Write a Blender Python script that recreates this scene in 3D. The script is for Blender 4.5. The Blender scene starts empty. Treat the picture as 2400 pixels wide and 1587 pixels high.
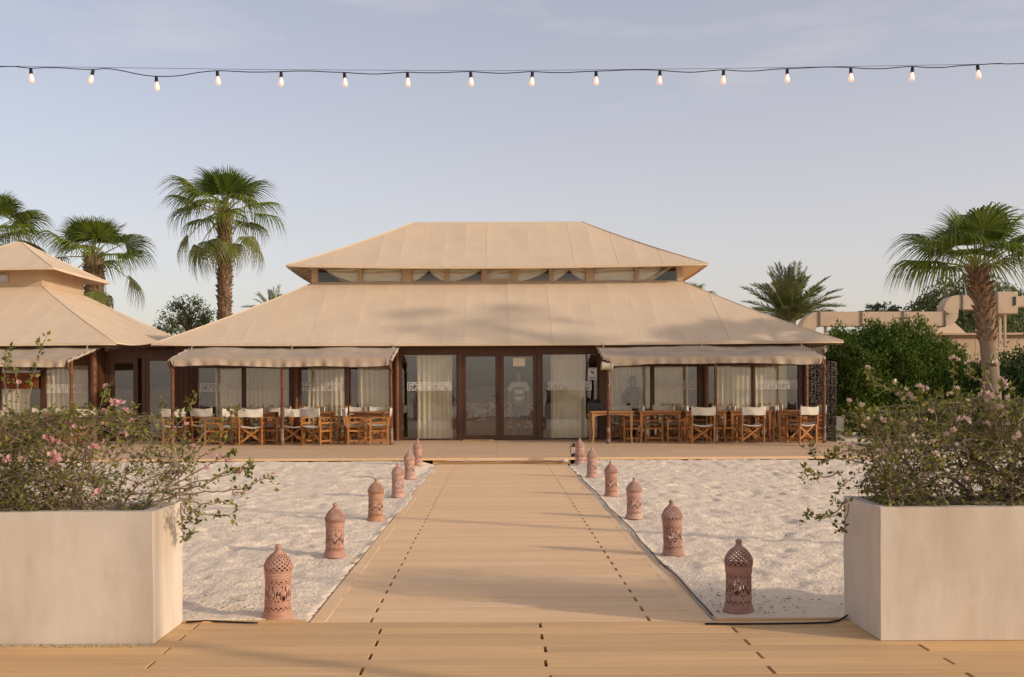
import bpy, bmesh, math, random
import numpy as np
from mathutils import Vector, Matrix

random.seed(7)
np.random.seed(7)
R = math.radians
scene = bpy.context.scene
C = scene.collection

# ------------------------------------------------------------------ camera
CAM_H = 1.47
F = 2400.0                      # focal length in photo pixels
VX, VY = 1164.0, 908.0          # vanishing point of the walkway in the photo
ROLL = R(0.25)
cam_data = bpy.data.cameras.new("camera")
cam_data.sensor_width = 36.0
cam_data.lens = 36.0
cam_data.shift_x = (1200 - VX) / 2400.0
cam_data.shift_y = (VY - 793.5) / 2400.0
cam_data.clip_end = 5000
cam_data.clip_start = 0.05
cam = bpy.data.objects.new("camera", cam_data)
C.objects.link(cam)
cam.location = (0, 0, CAM_H)
cam.rotation_euler = (R(90), ROLL, 0)
scene.camera = cam

# ------------------------------------------------------------------ light
SUN_EL, SUN_BACK = 19.5, 25.0   # elevation; degrees behind the picture plane, from the right
to_sun = Vector((math.cos(R(SUN_EL)) * math.cos(R(SUN_BACK)),
                 -math.cos(R(SUN_EL)) * math.sin(R(SUN_BACK)), math.sin(R(SUN_EL))))
sd = bpy.data.lights.new("sun", 'SUN')
sd.energy = 1.6
sd.angle = R(1.3)
sd.color = (1.0, 0.85, 0.71)
sun = bpy.data.objects.new("sun", sd)
C.objects.link(sun)
sun.location = (20, -10, 20)
sun.rotation_euler = to_sun.to_track_quat('Z', 'Y').to_euler()

world = bpy.data.worlds.new("World")
scene.world = world
world.use_nodes = True
nt = world.node_tree
nt.nodes.clear()
N = nt.nodes.new
L = nt.links.new
out = N('ShaderNodeOutputWorld')
bg = N('ShaderNodeBackground')
sky = N('ShaderNodeTexSky')
sky.sky_type = 'NISHITA'
sky.sun_disc = False
sky.sun_elevation = R(SUN_EL)
sky.sun_rotation = math.atan2(to_sun.x, to_sun.y)
sky.air_density = 1.0
sky.dust_density = 2.2
sky.ozone_density = 2.0
SKY_STRENGTH = 0.10
# hazy air: the sky is washed out by a pale lavender veil, with faint wisps of cloud
geo = N('ShaderNodeTexCoord')
sep = N('ShaderNodeSeparateXYZ')
L(geo.outputs['Generated'], sep.inputs[0])
veil = N('ShaderNodeMix'); veil.data_type = 'RGBA'
vf = N('ShaderNodeMapRange'); vf.interpolation_type = 'SMOOTHSTEP'
vf.inputs['From Min'].default_value = 0.08; vf.inputs['From Max'].default_value = 0.42
vf.inputs['To Min'].default_value = 0.38; vf.inputs['To Max'].default_value = 0.235
L(sep.outputs[2], vf.inputs[0]); L(vf.outputs[0], veil.inputs[0])
L(sky.outputs[0], veil.inputs[6])
veil.inputs[7].default_value = (7.3, 5.85, 5.15, 1)
mp = N('ShaderNodeMapping')
mp.inputs['Scale'].default_value = (1.6, 1.6, 7.0)
L(geo.outputs['Generated'], mp.inputs[0])
nz = N('ShaderNodeTexNoise')
nz.inputs['Scale'].default_value = 2.3
nz.inputs['Detail'].default_value = 7
nz.inputs['Roughness'].default_value = 0.55
L(mp.outputs[0], nz.inputs[0])
mr = N('ShaderNodeMapRange')
mr.inputs['From Min'].default_value = 0.56
mr.inputs['From Max'].default_value = 0.78
mr.inputs['To Min'].default_value = 0.0
mr.inputs['To Max'].default_value = 0.42
L(nz.outputs[0], mr.inputs[0])
cl = N('ShaderNodeMix'); cl.data_type = 'RGBA'
L(mr.outputs[0], cl.inputs[0])
L(veil.outputs[2], cl.inputs[6])
cl.inputs[7].default_value = (4.9, 4.5, 4.6, 1)
L(cl.outputs[2], bg.inputs[0])
bg.inputs[1].default_value = SKY_STRENGTH
L(bg.outputs[0], out.inputs[0])

scene.view_settings.view_transform = 'Standard'
scene.view_settings.look = 'None'
scene.view_settings.exposure = 0.68
scene.view_settings.gamma = 1.0

# ------------------------------------------------------------------ helpers
def P(px, py, d):
    """world point seen at photo pixel (px,py) at distance d in front of the camera"""
    dx, dy = px - VX, py - VY
    t = math.tan(ROLL)
    lx, ly = dx - dy * t, dy + dx * t
    return Vector((lx * d / F, d, CAM_H - ly * d / F))

def X(px, d):
    return (px - VX) * d / F

def wloc(o):
    v = Vector((0, 0, 0))
    while o is not None:
        v += o.location
        o = o.parent
    return v

def link(o, parent=None, local=False):
    C.objects.link(o)
    if parent is not None:
        o.parent = parent
        if not local:
            o.location = -wloc(parent)
    return o

def tag(o, label=None, cat=None, group=None, kind=None):
    if label: o['label'] = label
    if cat: o['category'] = cat
    if group: o['group'] = group
    if kind: o['kind'] = kind
    return o

def empty(name, loc=(0, 0, 0), rz=0):
    o = bpy.data.objects.new(name, None)
    o.empty_display_size = 0.2
    o.location = loc
    o.rotation_euler = (0, 0, rz)
    C.objects.link(o)
    return o

def new_mesh(name, verts, faces, mat, smooth=False):
    me = bpy.data.meshes.new(name)
    me.from_pydata(verts, [], faces)
    me.update()
    if mat is not None:
        me.materials.append(mat)
    if smooth:
        me.polygons.foreach_set('use_smooth', [True] * len(me.polygons))
    return me

def copy_tree(o, parent=None):
    c = o.copy()
    C.objects.link(c)
    if parent is not None:
        c.parent = parent
    for ch in o.children:
        copy_tree(ch, c)
    return c

class MB:
    """collects shapes into one mesh"""
    def __init__(s):
        s.v = []; s.f = []
    def add(s, vs, fs):
        b = len(s.v)
        s.v += [tuple(v) for v in vs]
        s.f += [tuple(i + b for i in f) for f in fs]
    def box(s, x0, x1, y0, y1, z0, z1):
        s.add([(x0, y0, z0), (x1, y0, z0), (x1, y1, z0), (x0, y1, z0), (x0, y0, z1), (x1, y0, z1), (x1, y1, z1), (x0, y1, z1)],
              [(0, 3, 2, 1), (4, 5, 6, 7), (0, 1, 5, 4), (1, 2, 6, 5), (2, 3, 7, 6), (3, 0, 4, 7)])
    def cbox(s, x0, x1, y0, y1, z0, z1, c):
        """box with chamfered upper long edges and ends (a board)"""
        a = [(x0, y0, z0), (x1, y0, z0), (x1, y1, z0), (x0, y1, z0),
             (x0, y0, z1 - c), (x1, y0, z1 - c), (x1, y1, z1 - c), (x0, y1, z1 - c),
             (x0 + c, y0 + c, z1), (x1 - c, y0 + c, z1), (x1 - c, y1 - c, z1), (x0 + c, y1 - c, z1)]
        s.add(a, [(0, 3, 2, 1), (0, 1, 5, 4), (1, 2, 6, 5), (2, 3, 7, 6), (3, 0, 4, 7),
                  (4, 5, 9, 8), (5, 6, 10, 9), (6, 7, 11, 10), (7, 4, 8, 11), (8, 9, 10, 11)])
    def bar(s, p, q, w, h, up=(0, 0, 1), w2=None, h2=None):
        p = Vector(p); q = Vector(q)
        d = (q - p).normalized()
        u = Vector(up)
        if abs(d.dot(u)) > 0.98:
            u = Vector((0, 1, 0))
        sx = d.cross(u).normalized()
        u = sx.cross(d).normalized()
        w2 = w if w2 is None else w2
        h2 = h if h2 is None else h2
        vs = []
        for c, ww, hh in ((p, w, h), (q, w2, h2)):
            for a, b in ((-1, -1), (1, -1), (1, 1), (-1, 1)):
                vs.append(c + sx * (a * ww / 2) + u * (b * hh / 2))
        s.add(vs, [(3, 2, 1, 0), (4, 5, 6, 7), (0, 1, 5, 4), (1, 2, 6, 5), (2, 3, 7, 6), (3, 0, 4, 7)])
    def tube(s, pts, rads, n=6, cap=True):
        pts = [Vector(p) for p in pts]
        if not hasattr(rads, '__len__'):
            rads = [rads] * len(pts)
        base = len(s.v)
        t0 = (pts[1] - pts[0])
        if t0.length < 1e-9: t0 = Vector((0, 0, 1))
        t0.normalize()
        ref = Vector((0, 0, 1)) if abs(t0.z) < 0.9 else Vector((1, 0, 0))
        a = t0.cross(ref).normalized()
        for i, p in enumerate(pts):
            if i == 0: t = pts[1] - pts[0]
            elif i == len(pts) - 1: t = pts[-1] - pts[-2]
            else: t = pts[i + 1] - pts[i - 1]
            if t.length < 1e-9: t = t0.copy()
            t.normalize()
            a = a - t * a.dot(t)
            if a.length < 1e-6: a = t.orthogonal()
            a.normalize()
            b = t.cross(a)
            for k in range(n):
                an = 2 * math.pi * k / n
                s.v.append(tuple(p + a * (math.cos(an) * rads[i]) + b * (math.sin(an) * rads[i])))
        for i in range(len(pts) - 1):
            for k in range(n):
                k2 = (k + 1) % n
                s.f.append((base + i * n + k, base + i * n + k2, base + (i + 1) * n + k2, base + (i + 1) * n + k))
        if cap:
            s.f.append(tuple(base + k for k in reversed(range(n))))
            e = base + (len(pts) - 1) * n
            s.f.append(tuple(e + k for k in range(n)))
    def lathe(s, prof, n=16, c=(0, 0, 0), cap=True):
        base = len(s.v)
        for r, z in prof:
            for k in range(n):
                an = 2 * math.pi * k / n
                s.v.append((c[0] + r * math.cos(an), c[1] + r * math.sin(an), c[2] + z))
        for i in range(len(prof) - 1):
            for k in range(n):
                k2 = (k + 1) % n
                s.f.append((base + i * n + k, base + i * n + k2, base + (i + 1) * n + k2, base + (i + 1) * n + k))
        if cap:
            s.f.append(tuple(base + k for k in reversed(range(n))))
            e = base + (len(prof) - 1) * n
            s.f.append(tuple(e + k for k in range(n)))
    def grid(s, rows):
        """rows: list of equal-length lists of points"""
        base = len(s.v)
        m = len(rows[0])
        for r in rows:
            s.v += [tuple(p) for p in r]
        for i in range(len(rows) - 1):
            for k in range(m - 1):
                a = base + i * m + k
                s.f.append((a, a + 1, a + m + 1, a + m))
    def build(s, name, mat, parent=None, smooth=False, local=False, clean=False):
        me = new_mesh(name, s.v, s.f, mat, smooth)
        if clean:
            bm = bmesh.new(); bm.from_mesh(me)
            bmesh.ops.remove_doubles(bm, verts=bm.verts, dist=0.0005)
            bm.to_mesh(me); bm.free()
        o = bpy.data.objects.new(name, me)
        return link(o, parent, local)

def bevel(o, w, seg=2):
    m = o.modifiers.new('bevel', 'BEVEL')
    m.width = w; m.segments = seg; m.limit_method = 'ANGLE'
    return o

# ------------------------------------------------------------------ materials
MATS = {}
def pmat(name, col, rough=0.8, var=0.15, scale=4.0, stretch=(1, 1, 1), bump=0.0, bscale=40.0, bstretch=None,
         objvar=0.0, spec=0.25, metal=0.0, col2=None, c2scale=1.5, c2lo=0.5, c2hi=0.7, c2amt=1.0, world_pos=False,
         transl=0.0, detail=5.0, c2stretch=(1, 1, 1), bdist=0.02):
    if name in MATS: return MATS[name]
    m = bpy.data.materials.new(name)
    m.use_nodes = True
    t = m.node_tree; n = t.nodes; l = t.links
    b = n['Principled BSDF']
    b.inputs['Roughness'].default_value = rough
    b.inputs['Metallic'].default_value = metal
    b.inputs['Specular IOR Level'].default_value = spec
    if world_pos:
        src = n.new('ShaderNodeNewGeometry').outputs['Position']
    else:
        src = n.new('ShaderNodeTexCoord').outputs['Object']
    oi = n.new('ShaderNodeObjectInfo')
    off = n.new('ShaderNodeVectorMath'); off.operation = 'ADD'
    sc = n.new('ShaderNodeVectorMath'); sc.operation = 'SCALE'
    cmb = n.new('ShaderNodeCombineXYZ')
    for i in range(3): l.new(oi.outputs['Random'], cmb.inputs[i])
    l.new(cmb.outputs[0], sc.inputs[0]); sc.inputs['Scale'].default_value = 0.0 if world_pos else 17.0
    l.new(src, off.inputs[0]); l.new(sc.outputs[0], off.inputs[1])
    src = off.outputs[0]
    def noise(scale_, stretch_, det=detail):
        mp_ = n.new('ShaderNodeMapping'); mp_.inputs['Scale'].default_value = stretch_
        l.new(src, mp_.inputs[0])
        z = n.new('ShaderNodeTexNoise'); z.inputs['Scale'].default_value = scale_
        z.inputs['Detail'].default_value = det; z.inputs['Roughness'].default_value = 0.6
        l.new(mp_.outputs[0], z.inputs[0])
        return z.outputs[0]
    z = noise(scale, stretch)
    f = n.new('ShaderNodeMapRange')
    f.inputs['From Min'].default_value = 0.25; f.inputs['From Max'].default_value = 0.75
    f.inputs['To Min'].default_value = 1 - var; f.inputs['To Max'].default_value = 1 + var
    l.new(z, f.inputs[0])
    f2 = n.new('ShaderNodeMapRange')
    f2.inputs['To Min'].default_value = 1 - objvar; f2.inputs['To Max'].default_value = 1 + objvar
    l.new(oi.outputs['Random'], f2.inputs[0])
    mu = n.new('ShaderNodeMath'); mu.operation = 'MULTIPLY'
    l.new(f.outputs[0], mu.inputs[0]); l.new(f2.outputs[0], mu.inputs[1])
    colsrc = None
    if col2 is not None:
        z2 = noise(c2scale, c2stretch)
        r2 = n.new('ShaderNodeMapRange')
        r2.inputs['From Min'].default_value = c2lo; r2.inputs['From Max'].default_value = c2hi
        r2.inputs['To Max'].default_value = c2amt
        l.new(z2, r2.inputs[0])
        mx = n.new('ShaderNodeMix'); mx.data_type = 'RGBA'
        mx.inputs[6].default_value = (*col, 1); mx.inputs[7].default_value = (*col2, 1)
        l.new(r2.outputs[0], mx.inputs[0])
        colsrc = mx.outputs[2]
    vs = n.new('ShaderNodeVectorMath'); vs.operation = 'SCALE'
    if colsrc is None: vs.inputs[0].default_value = col
    else: l.new(colsrc, vs.inputs[0])
    l.new(mu.outputs[0], vs.inputs['Scale'])
    l.new(vs.outputs[0], b.inputs['Base Color'])
    if bump > 0:
        zb = noise(bscale, bstretch or stretch, 4)
        bp = n.new('ShaderNodeBump'); bp.inputs['Strength'].default_value = bump
        bp.inputs['Distance'].default_value = bdist
        l.new(zb, bp.inputs['Height']); l.new(bp.outputs[0], b.inputs['Normal'])
    if transl > 0:
        o_ = n['Material Output']
        tr = n.new('ShaderNodeBsdfTranslucent')
        l.new(vs.outputs[0], tr.inputs[0])
        mix = n.new('ShaderNodeMixShader'); mix.inputs[0].default_value = transl
        l.new(b.outputs[0], mix.inputs[1]); l.new(tr.outputs[0], mix.inputs[2])
        l.new(mix.outputs[0], o_.inputs[0])
    MATS[name] = m
    return m

canvas = pmat('roof_canvas', (0.65, 0.492, 0.332), 0.9, var=0.05, scale=1.2, objvar=0.02, bump=0.14, bscale=3.0, col2=(0.58, 0.44, 0.295), c2scale=0.5, c2lo=0.5, c2hi=0.8, bdist=0.05)
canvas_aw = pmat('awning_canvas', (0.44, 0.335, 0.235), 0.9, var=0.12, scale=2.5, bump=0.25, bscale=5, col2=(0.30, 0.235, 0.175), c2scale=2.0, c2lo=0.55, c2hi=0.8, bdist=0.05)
tan_wall = pmat('tan_wall', (0.50, 0.36, 0.23), 0.85, var=0.08, scale=2, bump=0.05, bscale=20)
tan_metal = pmat('tan_duct_paint', (0.52, 0.385, 0.26), 0.55, var=0.05, scale=1.5, col2=(0.45, 0.33, 0.22), c2scale=2)
brown = pmat('dark_brown_frame', (0.088, 0.036, 0.014), 0.45, var=0.25, scale=6, stretch=(1, 1, 0.15), spec=0.4, objvar=0.1)
brown_clad = pmat('brown_cladding', (0.068, 0.028, 0.014), 0.6, var=0.25, scale=8, stretch=(3, 3, 0.2), objvar=0.25)
bamboo = pmat('brown_bamboo', (0.135, 0.050, 0.020), 0.5, var=0.35, scale=9, stretch=(2, 2, 0.4), spec=0.35, col2=(0.30, 0.20, 0.13), c2scale=5, c2lo=0.62, c2hi=0.8, c2stretch=(2, 2, .5))
bamboo_worn = pmat('worn_bamboo_foot', (0.27, 0.19, 0.135), 0.8, var=0.3, scale=9, col2=(0.15, 0.06, 0.025), c2scale=7, c2lo=0.45, c2hi=0.6)
chairwood = pmat('teak_chair', (0.36, 0.150, 0.040), 0.5, var=0.22, scale=10, stretch=(1, 1, 0.4), objvar=0.22, spec=0.35)
tablewood = pmat('teak_table', (0.32, 0.125, 0.034), 0.45, var=0.2, scale=7, stretch=(0.3, 1, 1), objvar=0.18, spec=0.4)
palewood = pmat('pale_table_wood', (0.44, 0.225, 0.085), 0.55, var=0.15, scale=7, stretch=(1, 1, 0.4), objvar=0.08)
cloth = pmat('cream_canvas_sling', (0.66, 0.59, 0.47), 0.9, var=0.08, scale=6, bump=0.3, bscale=9, objvar=0.06, transl=0.12)
curtain_m = pmat('cream_curtain', (0.82, 0.70, 0.48), 0.9, var=0.06, scale=3, transl=0.12)
sheer_m = pmat('white_sheer_drape', (0.86, 0.78, 0.62), 0.9, var=0.05, scale=4, transl=0.1)
deckwood = pmat('deck_board', (0.635, 0.395, 0.18), 0.62, var=0.085, scale=5, stretch=(0.25, 6, 6), bump=0.22, bscale=24, bstretch=(0.12, 7, 7), objvar=0.075, spec=0.3, col2=(0.54, 0.335, 0.165), c2scale=1.1, c2lo=0.45, c2hi=0.75, c2stretch=(0.5, 1.5, 1), bdist=0.006)
walkwood = pmat('walkway_board', (0.75, 0.49, 0.265), 0.68, var=0.075, scale=5, stretch=(0.25, 6, 6), bump=0.2, bscale=24, bstretch=(0.12, 7, 7), objvar=0.05, spec=0.25, col2=(0.74, 0.52, 0.325), c2scale=0.8, c2lo=0.5, c2hi=0.8, c2stretch=(0.6, 1.2, 1), bdist=0.006, world_pos=False)
darkvoid = pmat('dark_subframe', (0.014, 0.011, 0.009), 0.95, var=0.3)
plaster = pmat('cream_plaster', (0.645, 0.55, 0.44), 0.85, var=0.06, scale=2.6, stretch=(1.8, 1.8, 0.6), bump=0.12, bscale=14, col2=(0.475, 0.365, 0.255), c2scale=1.3, c2lo=0.40, c2hi=0.72, c2stretch=(1.7, 1.7, 0.6), c2amt=0.95, bdist=0.01)
terracotta = pmat('terracotta', (0.43, 0.225, 0.155), 0.8, var=0.12, scale=14, objvar=0.0, bump=0.1, bscale=60, col2=(0.50, 0.305, 0.23), c2scale=6, c2lo=0.5, c2hi=0.75, bdist=0.003)
terra2 = pmat('pinkish_terracotta', (0.47, 0.27, 0.205), 0.8, var=0.12, scale=14, bump=0.1, bscale=60, col2=(0.53, 0.34, 0.27), c2scale=6, c2lo=0.5, c2hi=0.75, bdist=0.003)
terra3 = pmat('orange_terracotta', (0.42, 0.225, 0.135), 0.8, var=0.14, scale=14, bump=0.1, bscale=60, col2=(0.49, 0.30, 0.20), c2scale=5, c2lo=0.5, c2hi=0.75, bdist=0.003)
terra4 = pmat('dull_terracotta', (0.37, 0.20, 0.15), 0.85, var=0.14, scale=14, bump=0.1, bscale=60, col2=(0.45, 0.28, 0.22), c2scale=5, c2lo=0.5, c2hi=0.75, bdist=0.003)
soil = pmat('planter_soil', (0.16, 0.115, 0.075), 0.95, var=0.3, scale=30, bump=0.6, bscale=40)
black = pmat('black_rubber', (0.012, 0.012, 0.013), 0.5, var=0.1)
blackmetal = pmat('black_metal', (0.018, 0.017, 0.016), 0.45, var=0.2, spec=0.4)
white = pmat('white_paint', (0.72, 0.69, 0.64), 0.7, var=0.05)
offwhite = pmat('aged_cream_plastic', (0.47, 0.40, 0.29), 0.55, var=0.12, scale=15)
steel = pmat('pale_steel', (0.55, 0.53, 0.50), 0.4, var=0.1, metal=0.6)
concrete = pmat('grey_concrete', (0.27, 0.25, 0.225), 0.9, var=0.15, scale=12, bump=0.3, bscale=50)
stone = pmat('gabion_stone', (0.135, 0.105, 0.078), 0.9, var=0.35, scale=9, bump=0.4, bscale=25)
floor_in = pmat('interior_floor', (0.22, 0.15, 0.09), 0.5, var=0.15, scale=3)
wall_in = pmat('interior_wall', (0.16, 0.115, 0.075), 0.8, var=0.1)
signwood = pmat('red_brown_board', (0.19, 0.050, 0.014), 0.45, var=0.2, scale=5, stretch=(0.3, 1, 1))
etched = pmat('etched_white_vinyl', (0.82, 0.78, 0.70), 0.7, var=0.05)
twig_m = pmat('grey_brown_twig', (0.26, 0.19, 0.125), 0.9, var=0.3, scale=20)
palmtrunk = pmat('palm_trunk', (0.235, 0.175, 0.120), 0.95, var=0.25, scale=10, stretch=(1, 1, 4), bump=0.5, bscale=14, bstretch=(1, 1, 5), bdist=0.03)
palmboot = pmat('palm_leaf_base', (0.25, 0.155, 0.090), 0.9, var=0.4, scale=4)
petiole_m = pmat('palm_petiole', (0.24, 0.245, 0.062), 0.6, var=0.2, scale=5)
debris_m = pmat('dry_debris', (0.27, 0.19, 0.115), 0.95, var=0.4, scale=20)

def leafmat(name, c1, c2, tipcol=None, transl=0.3, attr=None, rough=0.5, rndscale=6.0):
    """foliage: colour varies from clump to clump; dry tips follow the 'tip' attribute of the leaf itself"""
    m = bpy.data.materials.new(name); m.use_nodes = True
    t = m.node_tree; n = t.nodes; l = t.links
    b = n['Principled BSDF']
    b.inputs['Roughness'].default_value = rough
    b.inputs['Specular IOR Level'].default_value = 0.3
    g = n.new('ShaderNodeNewGeometry')
    z = n.new('ShaderNodeTexNoise'); z.inputs['Scale'].default_value = rndscale; z.inputs['Detail'].default_value = 3
    l.new(g.outputs['Position'], z.inputs[0])
    add = n.new('ShaderNodeMath'); add.operation = 'ADD'
    ri = n.new('ShaderNodeMapRange')
    ri.inputs['To Min'].default_value = -0.3; ri.inputs['To Max'].default_value = 0.3
    l.new(g.outputs['Random Per Island'], ri.inputs[0])
    l.new(z.outputs[0], add.inputs[0]); l.new(ri.outputs[0], add.inputs[1])
    r = n.new('ShaderNodeMapRange'); r.inputs['From Min'].default_value = 0.2; r.inputs['From Max'].default_value = 0.8
    l.new(add.outputs[0], r.inputs[0])
    mx = n.new('ShaderNodeMix'); mx.data_type = 'RGBA'
    mx.inputs[6].default_value = (*c1, 1); mx.inputs[7].default_value = (*c2, 1)
    l.new(r.outputs[0], mx.inputs[0])
    col = mx.outputs[2]
    if tipcol is not None:
        at = n.new('ShaderNodeAttribute'); at.attribute_name = 'tip'
        m2 = n.new('ShaderNodeMix'); m2.data_type = 'RGBA'
        l.new(at.outputs['Fac'], m2.inputs[0])
        l.new(col, m2.inputs[6]); m2.inputs[7].default_value = (*tipcol, 1)
        col = m2.outputs[2]
    l.new(col, b.inputs['Base Color'])
    tr = n.new('ShaderNodeBsdfTranslucent'); l.new(col, tr.inputs[0])
    mix = n.new('ShaderNodeMixShader'); mix.inputs[0].default_value = transl
    l.new(b.outputs[0], mix.inputs[1]); l.new(tr.outputs[0], mix.inputs[2])
    l.new(mix.outputs[0], n['Material Output'].inputs[0])
    return m

fan_m = leafmat('fan_palm_leaf', (0.050, 0.105, 0.012), (0.195, 0.235, 0.028), tipcol=(0.30, 0.225, 0.095), transl=0.38, rndscale=1.0)
fan_old_m = leafmat('ageing_palm_leaf', (0.070, 0.11, 0.018), (0.165, 0.165, 0.032), tipcol=(0.33, 0.22, 0.105), transl=0.25, rndscale=1.0)
date_m = leafmat('date_palm_leaf', (0.09, 0.125, 0.036), (0.21, 0.22, 0.08), tipcol=(0.26, 0.20, 0.10), transl=0.25, rndscale=1.5)
hedge_m = leafmat('hedge_leaf', (0.030, 0.072, 0.009), (0.135, 0.190, 0.022), transl=0.3, rndscale=1.2, rough=.75)
shrub_m = leafmat('shrub_leaf', (0.022, 0.046, 0.011), (0.060, 0.095, 0.020), transl=0.25, rndscale=2)
willow_m = leafmat('feathery_leaf', (0.085, 0.120, 0.038), (0.16, 0.19, 0.068), transl=0.45, rndscale=1.5)
boug_m = leafmat('bougainvillea_leaf', (0.065, 0.095, 0.012), (0.29, 0.27, 0.042), transl=0.35, rndscale=9)
pink_m = leafmat('pink_bract', (0.66, 0.30, 0.29), (0.74, 0.45, 0.42), transl=0.35, rndscale=14)
palepink_m = leafmat('pale_pink_bract', (0.64, 0.37, 0.37), (0.72, 0.60, 0.47), transl=0.35, rndscale=14)

def glass_mat(name, tint=(0.80, 0.84, 0.84), refl=0.16, wav=0.10):
    m = bpy.data.materials.new(name); m.use_nodes = True
    t = m.node_tree; n = t.nodes; l = t.links
    n.remove(n['Principled BSDF'])
    tr = n.new('ShaderNodeBsdfTransparent'); tr.inputs[0].default_value = (*tint, 1)
    gl = n.new('ShaderNodeBsdfGlossy'); gl.inputs['Roughness'].default_value = 0.015
    gl.inputs['Color'].default_value = (0.86, 0.90, 0.92, 1)
    g = n.new('ShaderNodeNewGeometry')
    mp_ = n.new('ShaderNodeMapping'); mp_.inputs['Scale'].default_value = (1, 1, 1.4)
    l.new(g.outputs['Position'], mp_.inputs[0])
    z = n.new('ShaderNodeTexNoise'); z.inputs['Scale'].default_value = 1.1; z.inputs['Detail'].default_value = 1
    l.new(mp_.outputs[0], z.inputs[0])
    bp = n.new('ShaderNodeBump'); bp.inputs['Strength'].default_value = wav; bp.inputs['Distance'].default_value = 0.05
    l.new(z.outputs[0], bp.inputs['Height']); l.new(bp.outputs[0], gl.inputs['Normal'])
    fr = n.new('ShaderNodeLayerWeight'); fr.inputs[0].default_value = 0.5
    pw = n.new('ShaderNodeMath'); pw.operation = 'POWER'; pw.inputs[1].default_value = 5.0
    l.new(fr.outputs['Facing'], pw.inputs[0])
    ad = n.new('ShaderNodeMath'); ad.operation = 'MULTIPLY_ADD'; ad.inputs[1].default_value = 0.85; ad.inputs[2].default_value = refl + 0.04
    l.new(pw.outputs[0], ad.inputs[0])
    mix = n.new('ShaderNodeMixShader')
    l.new(ad.outputs[0], mix.inputs[0]); l.new(tr.outputs[0], mix.inputs[1]); l.new(gl.outputs[0], mix.inputs[2])
    l.new(mix.outputs[0], n['Material Output'].inputs[0])
    return m
glass = glass_mat('window_glass', tint=(0.975, 0.98, 0.97), refl=0.07, wav=0.03)
glass_up = glass_mat('clerestory_glass', tint=(0.97, 0.97, 0.95), refl=0.0, wav=0.02)

def emit_mat(name, col, strength, mixf):
    m = bpy.data.materials.new(name); m.use_nodes = True
    t = m.node_tree; n = t.nodes; l = t.links
    b = n['Principled BSDF']
    b.inputs['Base Color'].default_value = (*col, 1)
    b.inputs['Roughness'].default_value = 0.3
    b.inputs['Emission Color'].default_value = (*col, 1)
    b.inputs['Emission Strength'].default_value = strength
    if mixf > 0:
        tr = n.new('ShaderNodeBsdfTransparent')
        mix = n.new('ShaderNodeMixShader'); mix.inputs[0].default_value = mixf
        l.new(b.outputs[0], mix.inputs[1]); l.new(tr.outputs[0], mix.inputs[2])
        l.new(mix.outputs[0], n['Material Output'].inputs[0])
    return m
bulb_m = emit_mat('lit_bulb_glass', (0.90, 0.70, 0.60), 0.16, 0.35)
fil_m = emit_mat('bulb_filament', (1.0, 0.84, 0.70), 1.3, 0.0)

# ================================================================== SETTING
def vnoise(x, y, wl, seed):
    rs = np.random.RandomState(seed)
    T = rs.rand(256, 256)
    u = x / wl + 1000.0; v = y / wl + 1000.0
    i = np.floor(u).astype(int); j = np.floor(v).astype(int)
    fu = u - i; fv = v - j
    fu = fu * fu * (3 - 2 * fu); fv = fv * fv * (3 - 2 * fv)
    a = T[i % 256, j % 256]; b = T[(i + 1) % 256, j % 256]
    c = T[i % 256, (j + 1) % 256]; d = T[(i + 1) % 256, (j + 1) % 256]
    return (a * (1 - fu) + b * fu) * (1 - fv) + (c * (1 - fu) + d * fu) * fv

DECK_Z = 0.12
DECK_Y = 19.6
WX0, WX1 = -1.18, 1.35      # walkway
NEAR_Y = 6.43

def sand_base(x, y):
    x = np.asarray(x, float); y = np.asarray(y, float)
    rise = np.clip((y - 15.0) / 4.5, 0, 1)
    side = np.clip((np.maximum(WX0 - x, x - WX1) - 0.03) / 0.3, 0, 1)
    z = -0.004 + 0.062 * rise * rise * side + 0.012 * side
    return z + 0.03 * side * (vnoise(x, y, 1.7, 3) - 0.5)

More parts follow.
